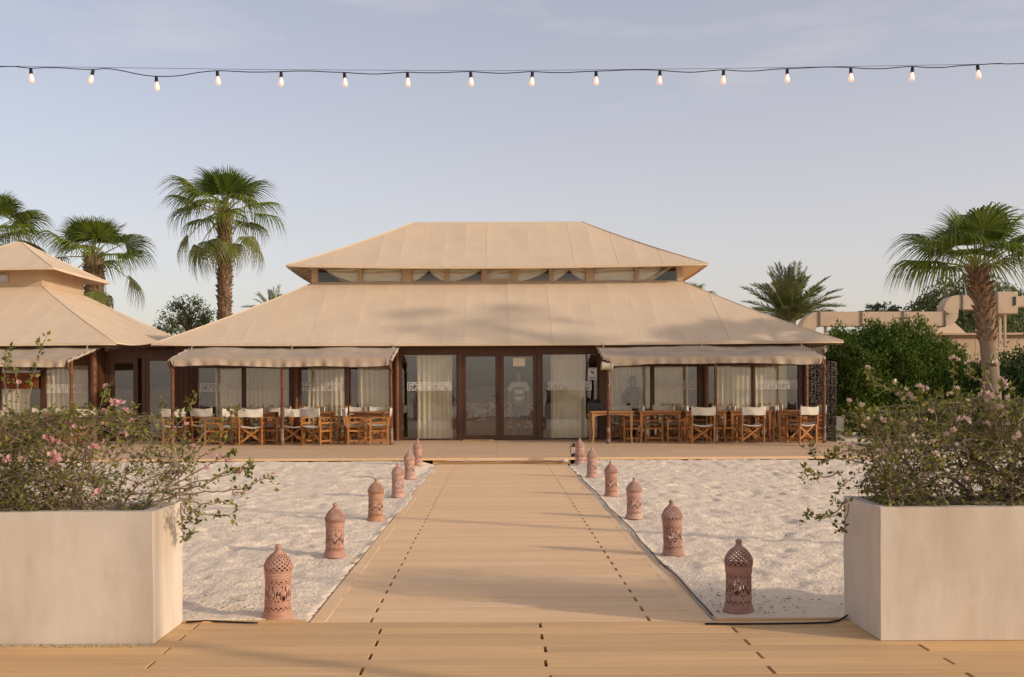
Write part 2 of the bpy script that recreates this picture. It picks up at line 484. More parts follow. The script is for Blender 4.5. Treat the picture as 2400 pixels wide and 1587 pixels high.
def make_sand():
    xs = np.concatenate([np.arange(-13.0, -6.5, 0.06), np.arange(-6.5, 6.5, 0.034), np.arange(6.5, 13.001, 0.06)])
    ys = [6.40]
    while ys[-1] < 20.4:
        ys.append(ys[-1] + max(0.026, 0.0038 * ys[-1]))
    ys = np.array(ys)
    gx, gy = np.meshgrid(xs, ys)
    jit = 0.010
    gx = gx + (vnoise(gx, gy, 0.03, 11) - 0.5) * jit
    z = sand_base(gx, gy)
    n = (vnoise(gx, gy, 0.62, 1) - 0.5) * 0.012 + (vnoise(gx, gy, 0.27, 2) - 0.5) * 0.009
    n += (vnoise(gx * 1.0, gy, 0.15, 4) - 0.5) * 0.011 + (vnoise(gx, gy, 0.08, 9) - 0.5) * 0.016
    pits = vnoise(gx, gy, 0.20, 5)
    n -= np.clip((pits - 0.66) / 0.10, 0, 1) * 0.016
    pits3 = vnoise(gx * .7, gy, 0.10, 15)
    n -= np.clip((pits3 - 0.68) / 0.10, 0, 1) * 0.014
    pits2 = vnoise(gx + 3.3, gy, 0.34, 6)
    n -= np.clip((pits2 - 0.74) / 0.10, 0, 1) * 0.020
    near = np.clip((gy - 6.4) / 0.5, 0.25, 1)
    dw = np.maximum(WX0 - gx, gx - WX1)          # distance outside the walkway
    edge = np.clip(dw / 0.35, 0, 1)
    z = z + n * near * (0.35 + 0.65 * edge)
    under = dw < 0.015
    z = np.where(under, -0.12, z)
    z = np.where((dw >= 0.015) & (dw < 0.10) & (gy < 19), np.clip(z, -0.004, 0.007), z)
    z = np.where(gy > 19.62, np.minimum(z, -0.02), z)
    z = np.where(gy < 6.44, np.minimum(z, -0.015), z)
    bx = np.clip((np.abs(gx) - 12.4) / 0.6, 0, 1)
    z = z * (1 - bx) - 0.06 * bx
    nr, nc = gx.shape
    v = np.stack([gx.ravel(), gy.ravel(), z.ravel()], 1)
    idx = np.arange(nr * nc).reshape(nr, nc)
    f = np.stack([idx[:-1, :-1].ravel(), idx[:-1, 1:].ravel(), idx[1:, 1:].ravel(), idx[1:, :-1].ravel()], 1)
    b = len(v)
    S = 2500.0
    ring = np.array([(-S, -S, -0.16), (S, -S, -0.16), (S, S, -0.16), (-S, S, -0.16)])
    v = np.vstack([v, ring])
    me = bpy.data.meshes.new('sand_ground')
    me.from_pydata(v.tolist(), [], f.tolist() + [[b, b + 1, b + 2, b + 3]])
    me.polygons.foreach_set('use_smooth', [True] * len(me.polygons))
    me.materials.append(sand_m)
    o = bpy.data.objects.new('sand_ground', me)
    link(o)
    tag(o, 'pale trampled sand on both sides of the walkway', kind='structure')

sand_m = pmat('pale_sand', (0.80, 0.645, 0.475), 0.95, var=0.10, scale=18, bump=0.75, bscale=28, world_pos=True,
              col2=(0.69, 0.545, 0.39), c2scale=5.2, c2lo=0.52, c2hi=0.8, bdist=0.03, detail=6)
make_sand()

# ---- walkway of crosswise boards
walk = MB(); walk.box(WX0 + 0.08, WX1 - 0.08, NEAR_Y + 0.02, DECK_Y + 0.25, -0.20, -0.034)
walk = walk.build('walkway', darkvoid)
tag(walk, 'straight timber walkway leading to the pavilion deck', kind='structure')
PITCH = 0.1465
_plank_cache = {}
def plank(parent, name, x0, x1, y, ztop, mat, w=PITCH - 0.0048, th=0.03):
    key = (round(x1 - x0, 3), mat.name, round(w, 4))
    if key not in _plank_cache:
        m = MB(); l = x1 - x0
        m.cbox(-l / 2, l / 2, -w / 2, w / 2, -th, 0, 0.0016)
        _plank_cache[key] = new_mesh(name, m.v, m.f, mat)
    o = bpy.data.objects.new(name, _plank_cache[key])
    C.objects.link(o); o.parent = parent
    o.location = Vector(((x0 + x1) / 2, y, ztop + random.uniform(-0.0025, 0.0025))) - wloc(parent)
    o.rotation_euler = (random.uniform(-.004, .004), random.uniform(-.0006, .0006), random.uniform(-.0012, .0012))
    return o
y = NEAR_Y + PITCH / 2
k = 0
JL, JR = -0.80, 0.955
while y < DECK_Y - 0.02:
    e = random.uniform(-.004, .004)
    if k % 2 == 0:
        g = 0.010
        plank(walk, 'plank', WX0 + 0.085, JL - g, y, 0, walkwood)
        plank(walk, 'plank', JL + g, JR - g, y, 0, walkwood)
        plank(walk, 'plank', JR + g, WX1 - 0.085, y, 0, walkwood)
    else:
        plank(walk, 'plank', WX0 + 0.085, WX1 - 0.085, y, 0, walkwood)
    y += PITCH; k += 1
# border boards, laid end to end along both sides, a little out of line
for side, xe in ((-1, WX0), (1, WX1)):
    yy = NEAR_Y
    seg = [2.05, 2.6, 2.6, 2.6, 2.6, 1.0]
    off = 0
    for i, sgl in enumerate(seg):
        y2 = min(yy + sgl, DECK_Y - 0.03)
        o1 = off; off = random.uniform(-0.012, 0.016)
        m = MB()
        x1 = xe - side * 0.10
        zt = 0.0015
        vs = []
        for (yv, ov) in ((yy + 0.006, o1), (y2 - 0.006, off * 0.4)):
            xa, xb = xe + side * ov, x1 + side * ov * 0.2
            xa, xb = min(xa, xb), max(xa, xb)
            vs += [(xa, yv, -0.02), (xb, yv, -0.02), (xb, yv, zt), (xa, yv, zt)]
        m.add(vs, [(0, 1, 2, 3), (7, 6, 5, 4), (0, 4, 5, 1), (1, 5, 6, 2), (2, 6, 7, 3), (3, 7, 4, 0)])
        o = m.build('border_board', walkwood, walk)
        bevel(o, 0.004, 1)
        yy = y2

# ---- foreground deck
nd = MB(); nd.box(-7.5, 7.5, 1.0, NEAR_Y - 0.05, -0.20, -0.034)
nd = nd.build('foreground_deck', darkvoid)
tag(nd, 'foreground timber deck of wide crosswise boards', kind='structure')
y = NEAR_Y - 0.012 - PITCH / 2
k = 0
while y > 3.6:
    js = [-6.12, -3.99, -1.86, 0.265, 2.395, 4.52, 6.6] if k % 2 == 0 else [-5.05, -2.92, -0.71, 1.425, 3.46, 5.6]
    js = [-7.2] + [j + random.uniform(-.012, .012) for j in js] + [7.2]
    g = 0.009
    for a, b in zip(js[:-1], js[1:]):
        if b - a > 0.1:
            plank(nd, 'plank', a + g, b - g, y, 0.0, deckwood)
    y -= PITCH; k += 1
# thin retaining strip between the deck and the sand
for a, b in ((-3.4, -1.2), (1.37, 3.4)):
    m = MB(); m.box(a, b, NEAR_Y - 0.008, NEAR_Y + 0.022, -0.06, 0.012)
    m.build('edge_strip', deckwood, nd)

# ---- main deck in front of the pavilions
def deck_mat():
    m = pmat('main_deck_boards', (0.66, 0.43, 0.24), 0.68, var=0.08, scale=3, stretch=(0.25, 5, 5), col2=(0.67, 0.465, 0.28), c2scale=0.7, c2stretch=(0.4, 1.3, 1), world_pos=True, c2lo=0.45, c2hi=0.75)
    t = m.node_tree; n = t.nodes; l = t.links
    b = n['Principled BSDF']
    src = b.inputs['Base Color'].links[0].from_socket
    g = n.new('ShaderNodeNewGeometry')
    br = n.new('ShaderNodeTexBrick')
    br.inputs['Scale'].default_value = 1.0
    br.inputs['Brick Width'].default_value = 2.4
    br.inputs['Row Height'].default_value = 0.1465
    br.inputs['Mortar Size'].default_value = 0.006
    br.inputs['Color1'].default_value = (1, 1, 1, 1)
    br.inputs['Color2'].default_value = (0.86, 0.86, 0.86, 1)
    br.inputs['Mortar'].default_value = (0.35, 0.33, 0.3, 1)
    l.new(g.outputs['Position'], br.inputs[0])
    mx = n.new('ShaderNodeMix'); mx.data_type = 'RGBA'; mx.blend_type = 'MULTIPLY'; mx.inputs[0].default_value = 1.0
    l.new(src, mx.inputs[6]); l.new(br.outputs[0], mx.inputs[7])
    l.new(mx.outputs[2], b.inputs['Base Color'])
    return m
DX0, DX1 = -20.0, 8.15
md = MB(); md.box(DX0, DX1, DECK_Y + 0.02, 27.2, DECK_Z - 0.03, DECK_Z)
md = md.build('main_deck', deck_mat())
tag(md, 'raised timber deck along the front of both pavilions', kind='structure')
m = MB(); m.box(DX0, DX1 - 0.05, DECK_Y + 0.12, 27.0, -0.15, DECK_Z - 0.032); m.build('subframe', darkvoid, md)
xx = -13.2
while xx < DX1:
    x2 = min(xx + random.choice([2.9, 3.4, 2.4]), DX1)
    m = MB(); m.box(xx + 0.004, x2 - 0.004, DECK_Y - 0.012, DECK_Y + 0.017, DECK_Z - 0.042, DECK_Z + 0.003)
    o = m.build('fascia_board', walkwood, md)
    xx = x2
m = MB(); m.box(WX0 - 0.05, WX1 + 0.06, DECK_Y + 0.045, DECK_Y + 0.075, 0.0, DECK_Z - 0.034); m.build('riser_board', deckwood, md)

# ================================================================== ROOFS
def hip_roof(parent, pname, eave, top, pitch, sag=0.05, flare=0.05, faces=(0, 1, 2, 3)):
    x0, x1, y0, y1, ze = eave
    X0, X1, Y0, Y1, zt = top
    E = [Vector((x0, y0, ze)), Vector((x1, y0, ze)), Vector((x1, y1, ze)), Vector((x0, y1, ze))]
    T = [Vector((X0, Y0, zt)), Vector((X1, Y0, zt)), Vector((X1, Y1, zt)), Vector((X0, Y1, zt))]
    # hem and hip cords are the part itself
    h = MB()
    for i in range(4):
        a, b = E[i], E[(i + 1) % 4]
        pts = []
        for k in range(25):
            t = k / 24
            p = a.lerp(b, t); p.z -= flare * (1 - (2 * t - 1) ** 2)
            pts.append(p)
        rows = [[p + Vector((0, 0, 0.012)) for p in pts], [p + Vector((0, 0, -0.048)) for p in pts]]
        n_ = (b - a).normalized().cross(Vector((0, 0, 1)))
        rows = [[p + n_ * 0.006 for p in r] for r in rows]
        h.grid(rows)
        h.tube([p + Vector((0, 0, -0.045)) for p in pts], 0.016, 5)
    for i in range(4):      # welted hip seams
        pts = []
        for k in range(17):
            v = k / 16
            p = E[i].lerp(T[i], v); p.z -= sag * 4 * v * (1 - v) + 0.004
            pts.append(p)
        h.tube(pts, 0.016, 6)
    roof = h.build(pname, canvas, parent, smooth=True)
    for i in faces:
        a, b = E[i], E[(i + 1) % 4]
        c, d = T[(i + 1) % 4], T[i]
        ln = (b - a).length
        if ln < 0.01: continue
        ud = (b - a) / ln
        uTL = (d - a).dot(ud); uTR = (c - a).dot(ud)
        up = d - a - ud * uTL
        nrm = ud.cross(up).normalized()
        ns = max(1, round(ln / pitch)); pw = ln / ns
        for s in range(ns):
            ua, ub = s * pw, (s + 1) * pw
            # highest v where the strip still exists
            vmax = 1.0
            if uTL > 0 and ub < uTL: vmax = min(vmax, ub / uTL)
            if uTR < ln and ua > uTR: vmax = min(vmax, (ln - ua) / (ln - uTR))
            nv = max(3, int(8 * vmax) + 1)
            rows = []
            jz = random.uniform(-.0015, .0015)
            vl = [vmax * r / nv for r in range(nv + 1)]
            if uTL > 0 and 0 < ua / uTL < vmax: vl.append(ua / uTL)
            if uTR < ln and 0 < (ln - ub) / (ln - uTR) < vmax: vl.append((ln - ub) / (ln - uTR))
            vl = sorted(vl)
            for v in vl:
                uL = max(ua, uTL * v); uR = min(ub, ln + (uTR - ln) * v)
                if uR < uL: uR = uL = (uL + uR) / 2
                row = []
                for kk, q in enumerate((0, 0.04, 0.3, 0.6, 0.96, 1.0)):
                    u = uL + (uR - uL) * q
                    p = a + ud * u + up * v
                    tt = u / ln
                    p.z -= flare * (1 - (2 * tt - 1) ** 2) * (1 - v) + sag * 4 * v * (1 - v)
                    off = jz
                    if kk in (0,): off += 0.0018
                    if kk in (2, 3): off -= 0.0018
                    p += nrm * off
                    row.append(p)
                rows.append(row)
            m = MB(); m.grid(rows)
            m.build('roof_panel', canvas, roof, smooth=True, clean=True)
    return roof

FY = 26.3      # facade plane
pav = empty('main_pavilion', (0.03, FY, DECK_Z))
tag(pav, 'large two-tiered beige canvas pavilion with central glass doors', 'pavilion')
KS = 1.028          # eaves stand closer to the facade
def SZ(z): return CAM_H + (z - CAM_H) * KS
EV = (-8.43 * KS, 8.47 * KS, 25.0 * KS, 36.8 * KS, SZ(2.575))
CLX0, CLX1, CLY, CLY2, CLZ = -5.10 * KS, 5.16 * KS, 28.3 * KS, 33.5 * KS, SZ(4.365)
CLT = SZ(4.80)
hip_roof(pav, 'lower_roof', EV, (CLX0 - .02, CLX1 + .02, CLY - .02, CLY2 + .02, CLZ), 0.56, sag=0.06, flare=0.035)
hip_roof(pav, 'upper_roof', (-5.68 * KS, 5.74 * KS, 27.72 * KS, 34.08 * KS, SZ(4.81)), (-2.50 * KS, 2.58 * KS, 30.9 * KS, 30.9 * KS, SZ(6.465)), 0.62, sag=0.05, flare=0.075)

# ---- clerestory
m = MB()
m.box(CLX0, CLX1, CLY + 0.02, CLY + 0.10, CLZ - 0.10, CLZ + 0.02)       # sill beam
m.box(CLX0, CLX1, CLY + 0.02, CLY + 0.10, CLT, CLT + .12)                    # head beam
m.box(CLX0, CLX0 + 0.08, CLY + 0.10, CLY2, CLZ - .1, CLT + .12)
m.box(CLX1 - 0.08, CLX1, CLY + 0.10, CLY2, CLZ - .1, CLT + .12)
m.box(CLX0, CLX1, CLY2 - 0.1, CLY2 - 0.02, CLZ - .1, CLT + .12)
cler = m.build('clerestory_wall', tan_wall, pav)
m = MB()
for k in range(40):   # laced rope hem where the canvas meets the wall
    xa = CLX0 + (CLX1 - CLX0) * k / 40
    m.box(xa, xa + (CLX1 - CLX0) / 40 - 0.004, CLY - 0.012, CLY + 0.02, CLZ - 0.012 + random.uniform(-.006, .006), CLZ + 0.014 + random.uniform(-.004, .01))
m.build('laced_hem', canvas_aw, pav)
CW = [(745, 842), (849, 944), (966, 1045), (1051, 1131), (1138, 1206), (1212, 1289), (1296, 1375), (1392, 1490), (1496, 1588)]
cz0, cz1 = CLZ + 0.02, CLT
edges = [CLX0]
for i, (a, b) in enumerate(CW):
    xa, xb = X(a, CLY), X(b, CLY)
    f = MB()
    t = 0.045 if i == 4 else 0.022
    yy0, yy1 = (CLY - 0.012, CLY + 0.06) if i == 4 else (CLY + 0.025, CLY + 0.07)
    f.box(xa, xb, yy0, yy1, cz0, cz0 + t); f.box(xa, xb, yy0, yy1, cz1 - t, cz1)
    f.box(xa, xa + t, yy0, yy1, cz0 + t, cz1 - t); f.box(xb - t, xb, yy0, yy1, cz0 + t, cz1 - t)
    w = f.build('clerestory_window', tan_wall, pav)
    if i == 4:
        f = MB(); t2 = t + 0.03
        f.box(xa + t + .008, xb - t - .008, yy0 + .012, yy1 - .01, cz0 + t + .008, cz0 + t2 + .01); f.box(xa + t + .008, xb - t - .008, yy0 + .012, yy1 - .01, cz1 - t2 - .01, cz1 - t - .008)
        f.box(xa + t + .008, xa + t2 + .012, yy0 + .012, yy1 - .01, cz0 + t2 + .01, cz1 - t2 - .01); f.box(xb - t2 - .012, xb - t - .008, yy0 + .012, yy1 - .01, cz0 + t2 + .01, cz1 - t2 - .01)
        f.build('sash', tan_wall, w)
    g = MB(); g.box(xa + t, xb - t, CLY + 0.045, CLY + 0.049, cz0 + t, cz1 - t); g.build('pane', glass_up, w)
# posts between the windows
px_edges = [733] + [v for ab in CW for v in ab] + [1603]
for i in range(0, len(px_edges), 2):
    xa, xb = X(px_edges[i], CLY), X(px_edges[i + 1], CLY)
    if i == 0: xa = CLX0
    if i == len(px_edges) - 2: xb = CLX1
    m = MB(); pr = 0.02 if xb - xa > 0.15 else 0.0
    m.box(xa + .001, xb - .001, CLY - pr, CLY + 0.10, CLZ + 0.022, CLT - .002)
    m.build('post', tan_wall, pav)

# ---- facade
def wall_boards(parent, x0, x1, y, z0, z1, n, mat=brown_clad):
    w = (x1 - x0) / n
    for i in range(n):
        m = MB()
        m.box(x0 + i * w + .004, x0 + (i + 1) * w - .004, y - 0.012 - random.uniform(0, .006), y + 0.02, z0, z1)
        m.build('cladding_board', mat, parent)

def frieze(parent, x0, x1, z0, z1, y):
    """etched geometric band: two repeats of squares, diagonals, stars and a double arch"""
    m = MB(); t = 0.0115
    def line(pts):
        for p, q in zip(pts[:-1], pts[1:]):
            p = Vector((p[0], 0, p[1])); q = Vector((q[0], 0, q[1]))
            m.bar((p.x, y, p.z), (q.x, y, q.z), 0.002, t, up=(0, 0, 1)) if abs((q - p).normalized().z) < .95 else m.bar((p.x, y, p.z), (q.x, y, q.z), t, 0.002, up=(0, 1, 0))
    def arc(cx, cz, r, a0, a1, n=10, sx=1.0):
        line([(cx + sx * r * math.cos(R(a0 + (a1 - a0) * i / n)), cz + r * math.sin(R(a0 + (a1 - a0) * i / n))) for i in range(n + 1)])
    H = z1 - z0; Wd = (x1 - x0) / 2
    line([(x0, z0), (x1, z0), (x1, z1), (x0, z1), (x0, z0)])
    for rep in (0, 1):
        a = x0 + rep * Wd
        if rep: line([(a, z0), (a, z1)])
        b = a + Wd * 0.08; line([(b, z0), (b, z1)])
        c = a + Wd * 0.58
        q = (c - b)
        line([(b, z0 + H * .55), (b + q * .5, z1)]); line([(b, z0 + H * .45), (b + q * .5, z0)])
        line([(b + q * .5, z0), (c, z1)]); line([(b + q * .5, z1), (c, z0)])
        line([(b, z0 + H * .78), (c, z0 + H * .78)])
        arc(b, z0 + H * .95, H * .62, -88, -12, 8)
        line([(b + q * .75, z0 + H * .18), (b + q * .75, z0 + H * .75)]); line([(b + q * .55, z0 + H * .40), (b + q * .95, z0 + H * .40)])
        line([(b + q * .28, z0 + H * .55), (b + q * .28, z1)])
        line([(c, z0), (c, z1)])
        d = a + Wd; cx = (c + d) / 2; hw = (d - c) / 2 * .86
        for s_ in (1.0, 0.70):
            zz = z0 + H * .42
            line([(cx - hw * s_, z0), (cx - hw * s_, zz)]); line([(cx + hw * s_, z0), (cx + hw * s_, zz)])
            arc(cx, zz, hw * s_, 0, 180, 10)
        line([(cx - hw * .4, z0 + H * .45), (cx + hw * .4, z0 + H * .45)]); line([(cx, z0 + H * .15), (cx, z0 + H * .72)])
        arc(cx, z0 + H * .45, hw * .28, 0, 360, 10)
    m.build('etched_frieze', etched, parent)

def window(parent, x0, x1, z0, z1, y, fr=None, t=0.04, mat=brown, name='window', frz=None, gl=None):
    m = MB()
    m.box(x0, x1, y - 0.03, y + 0.03, z0, z0 + t); m.box(x0, x1, y - 0.03, y + 0.03, z1 - t, z1)
    m.box(x0, x0 + t, y - 0.03, y + 0.03, z0 + t, z1 - t); m.box(x1 - t, x1, y - 0.03, y + 0.03, z0 + t, z1 - t)
    w = m.build(name, mat, parent)
    g = MB(); g.box(x0 + t, x1 - t, y - 0.003, y + 0.003, z0 + t, z1 - t)
    g.build('pane', gl or glass, w)
    if frz: frieze(w, frz[0], frz[1], frz[2], frz[3], y - 0.005)
    return w

fz0, fz1 = 1.405, 1.605
ZT = 2.02      # head of the windows under the awnings
def fx(px): return X(px, FY)
ZF = DECK_Z + 0.01
wins = [(463, 569, (466, 566)), (574.5, 680, None), (704.5, 810, (707, 807)), (815, 921, None),
        (1427, 1526, None), (1531.5, 1636, (1535, 1633)), (1658, 1763, None), (1767, 1871.5, (1772, 1869))]
for a, b, fr_ in wins:
    window(pav, fx(a) + .003, fx(b) - .003, ZF, ZT, FY, t=0.022, frz=(fx(fr_[0]), fx(fr_[1]), fz0, fz1) if fr_ else None)
for a, b in ((569, 574.5), (810, 815), (1526, 1531.5), (1763, 1767)):
    m = MB(); m.box(fx(a) - .003, fx(b) + .003, FY - 0.05, FY + 0.05, ZF, ZT); m.build('mullion', brown, pav)
# square columns with a round bamboo pole in front
for a, b, pole in ((680, 704.5, 695), (921, 939.5, 931), (1403.5, 1427, None), (1636, 1658, 1652), (1871.5, 1894, 1886)):
    m = MB(); m.box(fx(a) - .002, fx(b) + .002, FY - 0.06, FY + 0.14, ZF, 2.50); m.build('column', brown, pav)
    if pole:
        m = MB(); pr = []
        for k in range(13):
            z = ZF + 2.4 * k / 12
            pr += [(0.058, z - .03), (0.064, z), (0.058, z + .03)]
        m.lathe(pr, 12, (fx(pole), FY - 0.12, 0)); m.build('bamboo_pole', bamboo, pav, smooth=True)
m = MB(); m.box(fx(412), fx(921), FY - 0.045, FY + 0.045, ZT + .002, 2.60); m.box(fx(1427), fx(1894), FY - 0.045, FY + 0.045, ZT + .002, 2.60)
m.build('window_header', brown, pav)
clad = MB(); clad.box(fx(410), fx(463), FY + 0.022, FY + 0.1, ZF, ZT); clad = clad.build('wall_cladding', brown_clad, pav)
wall_boards(clad, fx(410), fx(463), FY, ZF, ZT, 5)
m = MB()   # side and back walls, ceiling lining of the hall
m.box(fx(410) - .05, fx(410) + .05, FY + .12, 36.2, ZF, 2.58); m.box(fx(1894) - .1, fx(1894), FY + .15, 36.2, ZF, 2.58)
m.box(-8.2, 8.0, 36.2, 36.3, ZF, 2.6)
m.build('side_walls', wall_in, pav)
m = MB(); m.box(-8.2, 7.95, FY + 0.10, 36.2, DECK_Z - .02, DECK_Z + .012); m.build('interior_floor', floor_in, pav)
# door section
m = MB()
m.box(fx(939.5), fx(1403.5), FY - 0.10, FY + 0.10, 2.47, 2.62)
m.build('door_header', pmat('reddish_header', (0.105, 0.042, 0.016), 0.5, var=0.2, scale=4, stretch=(0.3, 1, 1)), pav)
m = MB(); m.box(fx(939.5), fx(1403.5), FY - 0.055, FY + 0.055, 2.34, 2.468); m.build('door_lintel', brown, pav)
DZ1 = 2.338
lw = window(pav, fx(939.5) + .003, fx(1073) - .003, ZF, DZ1, FY, t=0.032, frz=(fx(955.5), fx(1057), fz0, fz1))
rw = window(pav, fx(1269) + .003, fx(1402), ZF, DZ1, FY, t=0.032, frz=(fx(1285), fx(1386), fz0, fz1))
for a, b in ((1073, 1085), (1258.5, 1269)):
    m = MB(); m.box(fx(a), fx(b), FY - 0.07, FY + 0.06, ZF, DZ1); m.build('door_post', brown, pav)
def door_leaf(a, b, ga, gb, handle):
    m = MB(); y0, y1 = FY - 0.04, FY + 0.02
    za, zb = ZF + 0.115, DZ1 - 0.075
    m.box(fx(a), fx(b), y0, y1, ZF + .005, za); m.box(fx(a), fx(b), y0, y1, zb, DZ1 - .004)
    m.box(fx(a), fx(ga), y0, y1, za, zb); m.box(fx(gb), fx(b), y0, y1, za, zb)
    d = m.build('door', brown, pav)
    g = MB(); g.box(fx(ga), fx(gb), FY - 0.012, FY - 0.006, za, zb); g.build('pane', glass, d)
    if handle:
        h = MB(); hx = fx(b) - 0.07; hz = 1.22
        h.box(hx - .018, hx + .018, y0 - .012, y0, hz - .13, hz + .09)
        h.tube([(hx, y0 - .012, hz + .03), (hx, y0 - .055, hz + .03)], 0.011, 8)
        h.tube([(hx + .01, y0 - .055, hz + .03), (hx - .125, y0 - .055, hz + .03)], 0.010, 8)
        h.build('handle', blackmetal, d)
    return d
door_leaf(1085.5, 1170.5, 1092, 1161, True)
door_leaf(1171.5, 1258, 1181, 1249, False)
m = MB(); m.box(fx(1170.5), fx(1171.6), FY - 0.03, FY + 0.0, ZF + .01, DZ1 - .01); m.build('door_gap', darkvoid, pav)

# ---- the smaller pavilion on the left
pav2 = empty('side_pavilion', (-13.8, FY, DECK_Z))
tag(pav2, 'smaller beige tent pavilion with square peaked roof at the left edge', 'pavilion')
hip_roof(pav2, 'lower_roof', (-18.3 * KS, -9.3 * KS, 25.0 * KS, 34.3 * KS, SZ(2.60)), (-15.08 * KS, -12.50 * KS, 28.2 * KS, 31.1 * KS, SZ(4.30)), 0.6, sag=0.05, flare=0.02)
hip_roof(pav2, 'upper_roof', (-15.62 * KS, -11.95 * KS, 27.65 * KS, 31.66 * KS, SZ(4.765)), (-13.86 * KS, -13.72 * KS, 29.6 * KS, 29.7 * KS, SZ(5.74)), 0.62, sag=0.03, flare=0.02)
m = MB(); m.box(-15.06 * KS, -12.52 * KS, 28.22 * KS, 31.08 * KS, 4.2, SZ(4.9)); m.build('clerestory_wall', tan_wall, pav2)
b = P(20, 660, 28.2 * KS)
f = MB(); zz0, zz1, t = SZ(4.40), SZ(4.74), 0.035; wy = 28.22 * KS
f.box(-14.9, b.x, wy - .03, wy - .001, zz0, zz0 + t); f.box(-14.9, b.x, wy - .03, wy - .001, zz1 - t, zz1); f.box(b.x - t, b.x, wy - .03, wy - .001, zz0 + t, zz1 - t)
w = f.build('clerestory_window', tan_wall, pav2)
g = MB(); g.box(-14.9, b.x - t, wy - .02, wy - .014, zz0 + t, zz1 - t); g.build('pane', glass, w)
gut = MB()
rows = []
for i in range(9):
    x_ = -9.58 + 0.94 * i / 8
    zc = 2.612 - 0.05 * math.sin(math.pi * i / 8)
    rows.append([(x_, 25.69 + 0.02 * random.random(), zc), (x_, 30, zc), (x_, 36.5, zc)])
gut.grid(rows); gut.build('valley_canvas', canvas, pav2, smooth=True)
m = MB()
for i in range(7): m.bar((-9.7, 25.8 + i * .12, 2.53), (-8.3, 25.8 + i * .12, 2.53), 0.05, 0.04)
m.build('soffit_battens', brown_clad, pav2)
for a, b, fr_ in ((-70, 0, None), (0, 98, None), (106, 210, (108, 209))):
    window(pav2, fx(a) + .003, fx(b) - .003, ZF, 2.10, FY, t=0.022, frz=(fx(fr_[0]), fx(fr_[1]), fz0 - .02, fz1 - .02) if fr_ else None)
m = MB(); m.box(fx(98), fx(106), FY - 0.05, FY + 0.05, ZF, 2.10); m.build('mullion', brown, pav2)
m = MB(); m.box(fx(210), fx(236), FY - 0.05, FY + 0.3, ZF, 2.55); m.build('column', brown, pav2)
m = MB(); m.box(-18, fx(210), FY - 0.045, FY + 0.045, 2.102, 2.62); m.build('window_header', brown, pav2)
m = MB(); pr = []
for k in range(12):
    z = ZF + 2.35 * k / 11
    pr += [(0.092, z - .03), (0.10, z), (0.092, z + .03)]
m.lathe(pr, 14, (fx(225), FY - 0.16, 0)); m.build('bamboo_pole', bamboo, pav2, smooth=True)
EY = FY + 0.25
def ex(px): return X(px, EY)
wb = MB(); wb.box(ex(236), ex(258), EY + .022, EY + .1, ZF, 2.45); wb = wb.build('wall_cladding', brown_clad, pav2)
wall_boards(wb, ex(236), ex(258), EY, ZF, 2.45, 2)
m = MB(); m.box(ex(256), ex(412), EY - .04, EY + .06, 2.27, 2.50); m.build('entrance_header', brown, pav2)
window(pav2, ex(258), ex(324), ZF, 2.268, EY, t=0.12, name='glass_door')
m = MB(); m.box(ex(334), ex(343), EY - .05, EY + .05, ZF, 2.268); m.build('door_post', brown, pav2)
window(pav2, ex(343.5), ex(408), ZF, 2.268, EY, t=0.075)
m = MB(); m.box(ex(408.5), ex(414), EY - .05, EY + .06, ZF, 2.268); m.build('door_post', brown, pav2)
m = MB(); m.box(-18, -17.9, FY + .12, 34, ZF, 2.6); m.box(-18, -8.35, 34, 34.1, ZF, 2.6); m.build('side_walls', wall_in, pav2)
m = MB(); m.box(-17.9, -8.3, FY + .32, 34, DECK_Z - .02, DECK_Z + .012); m.build('interior_floor', floor_in, pav2)

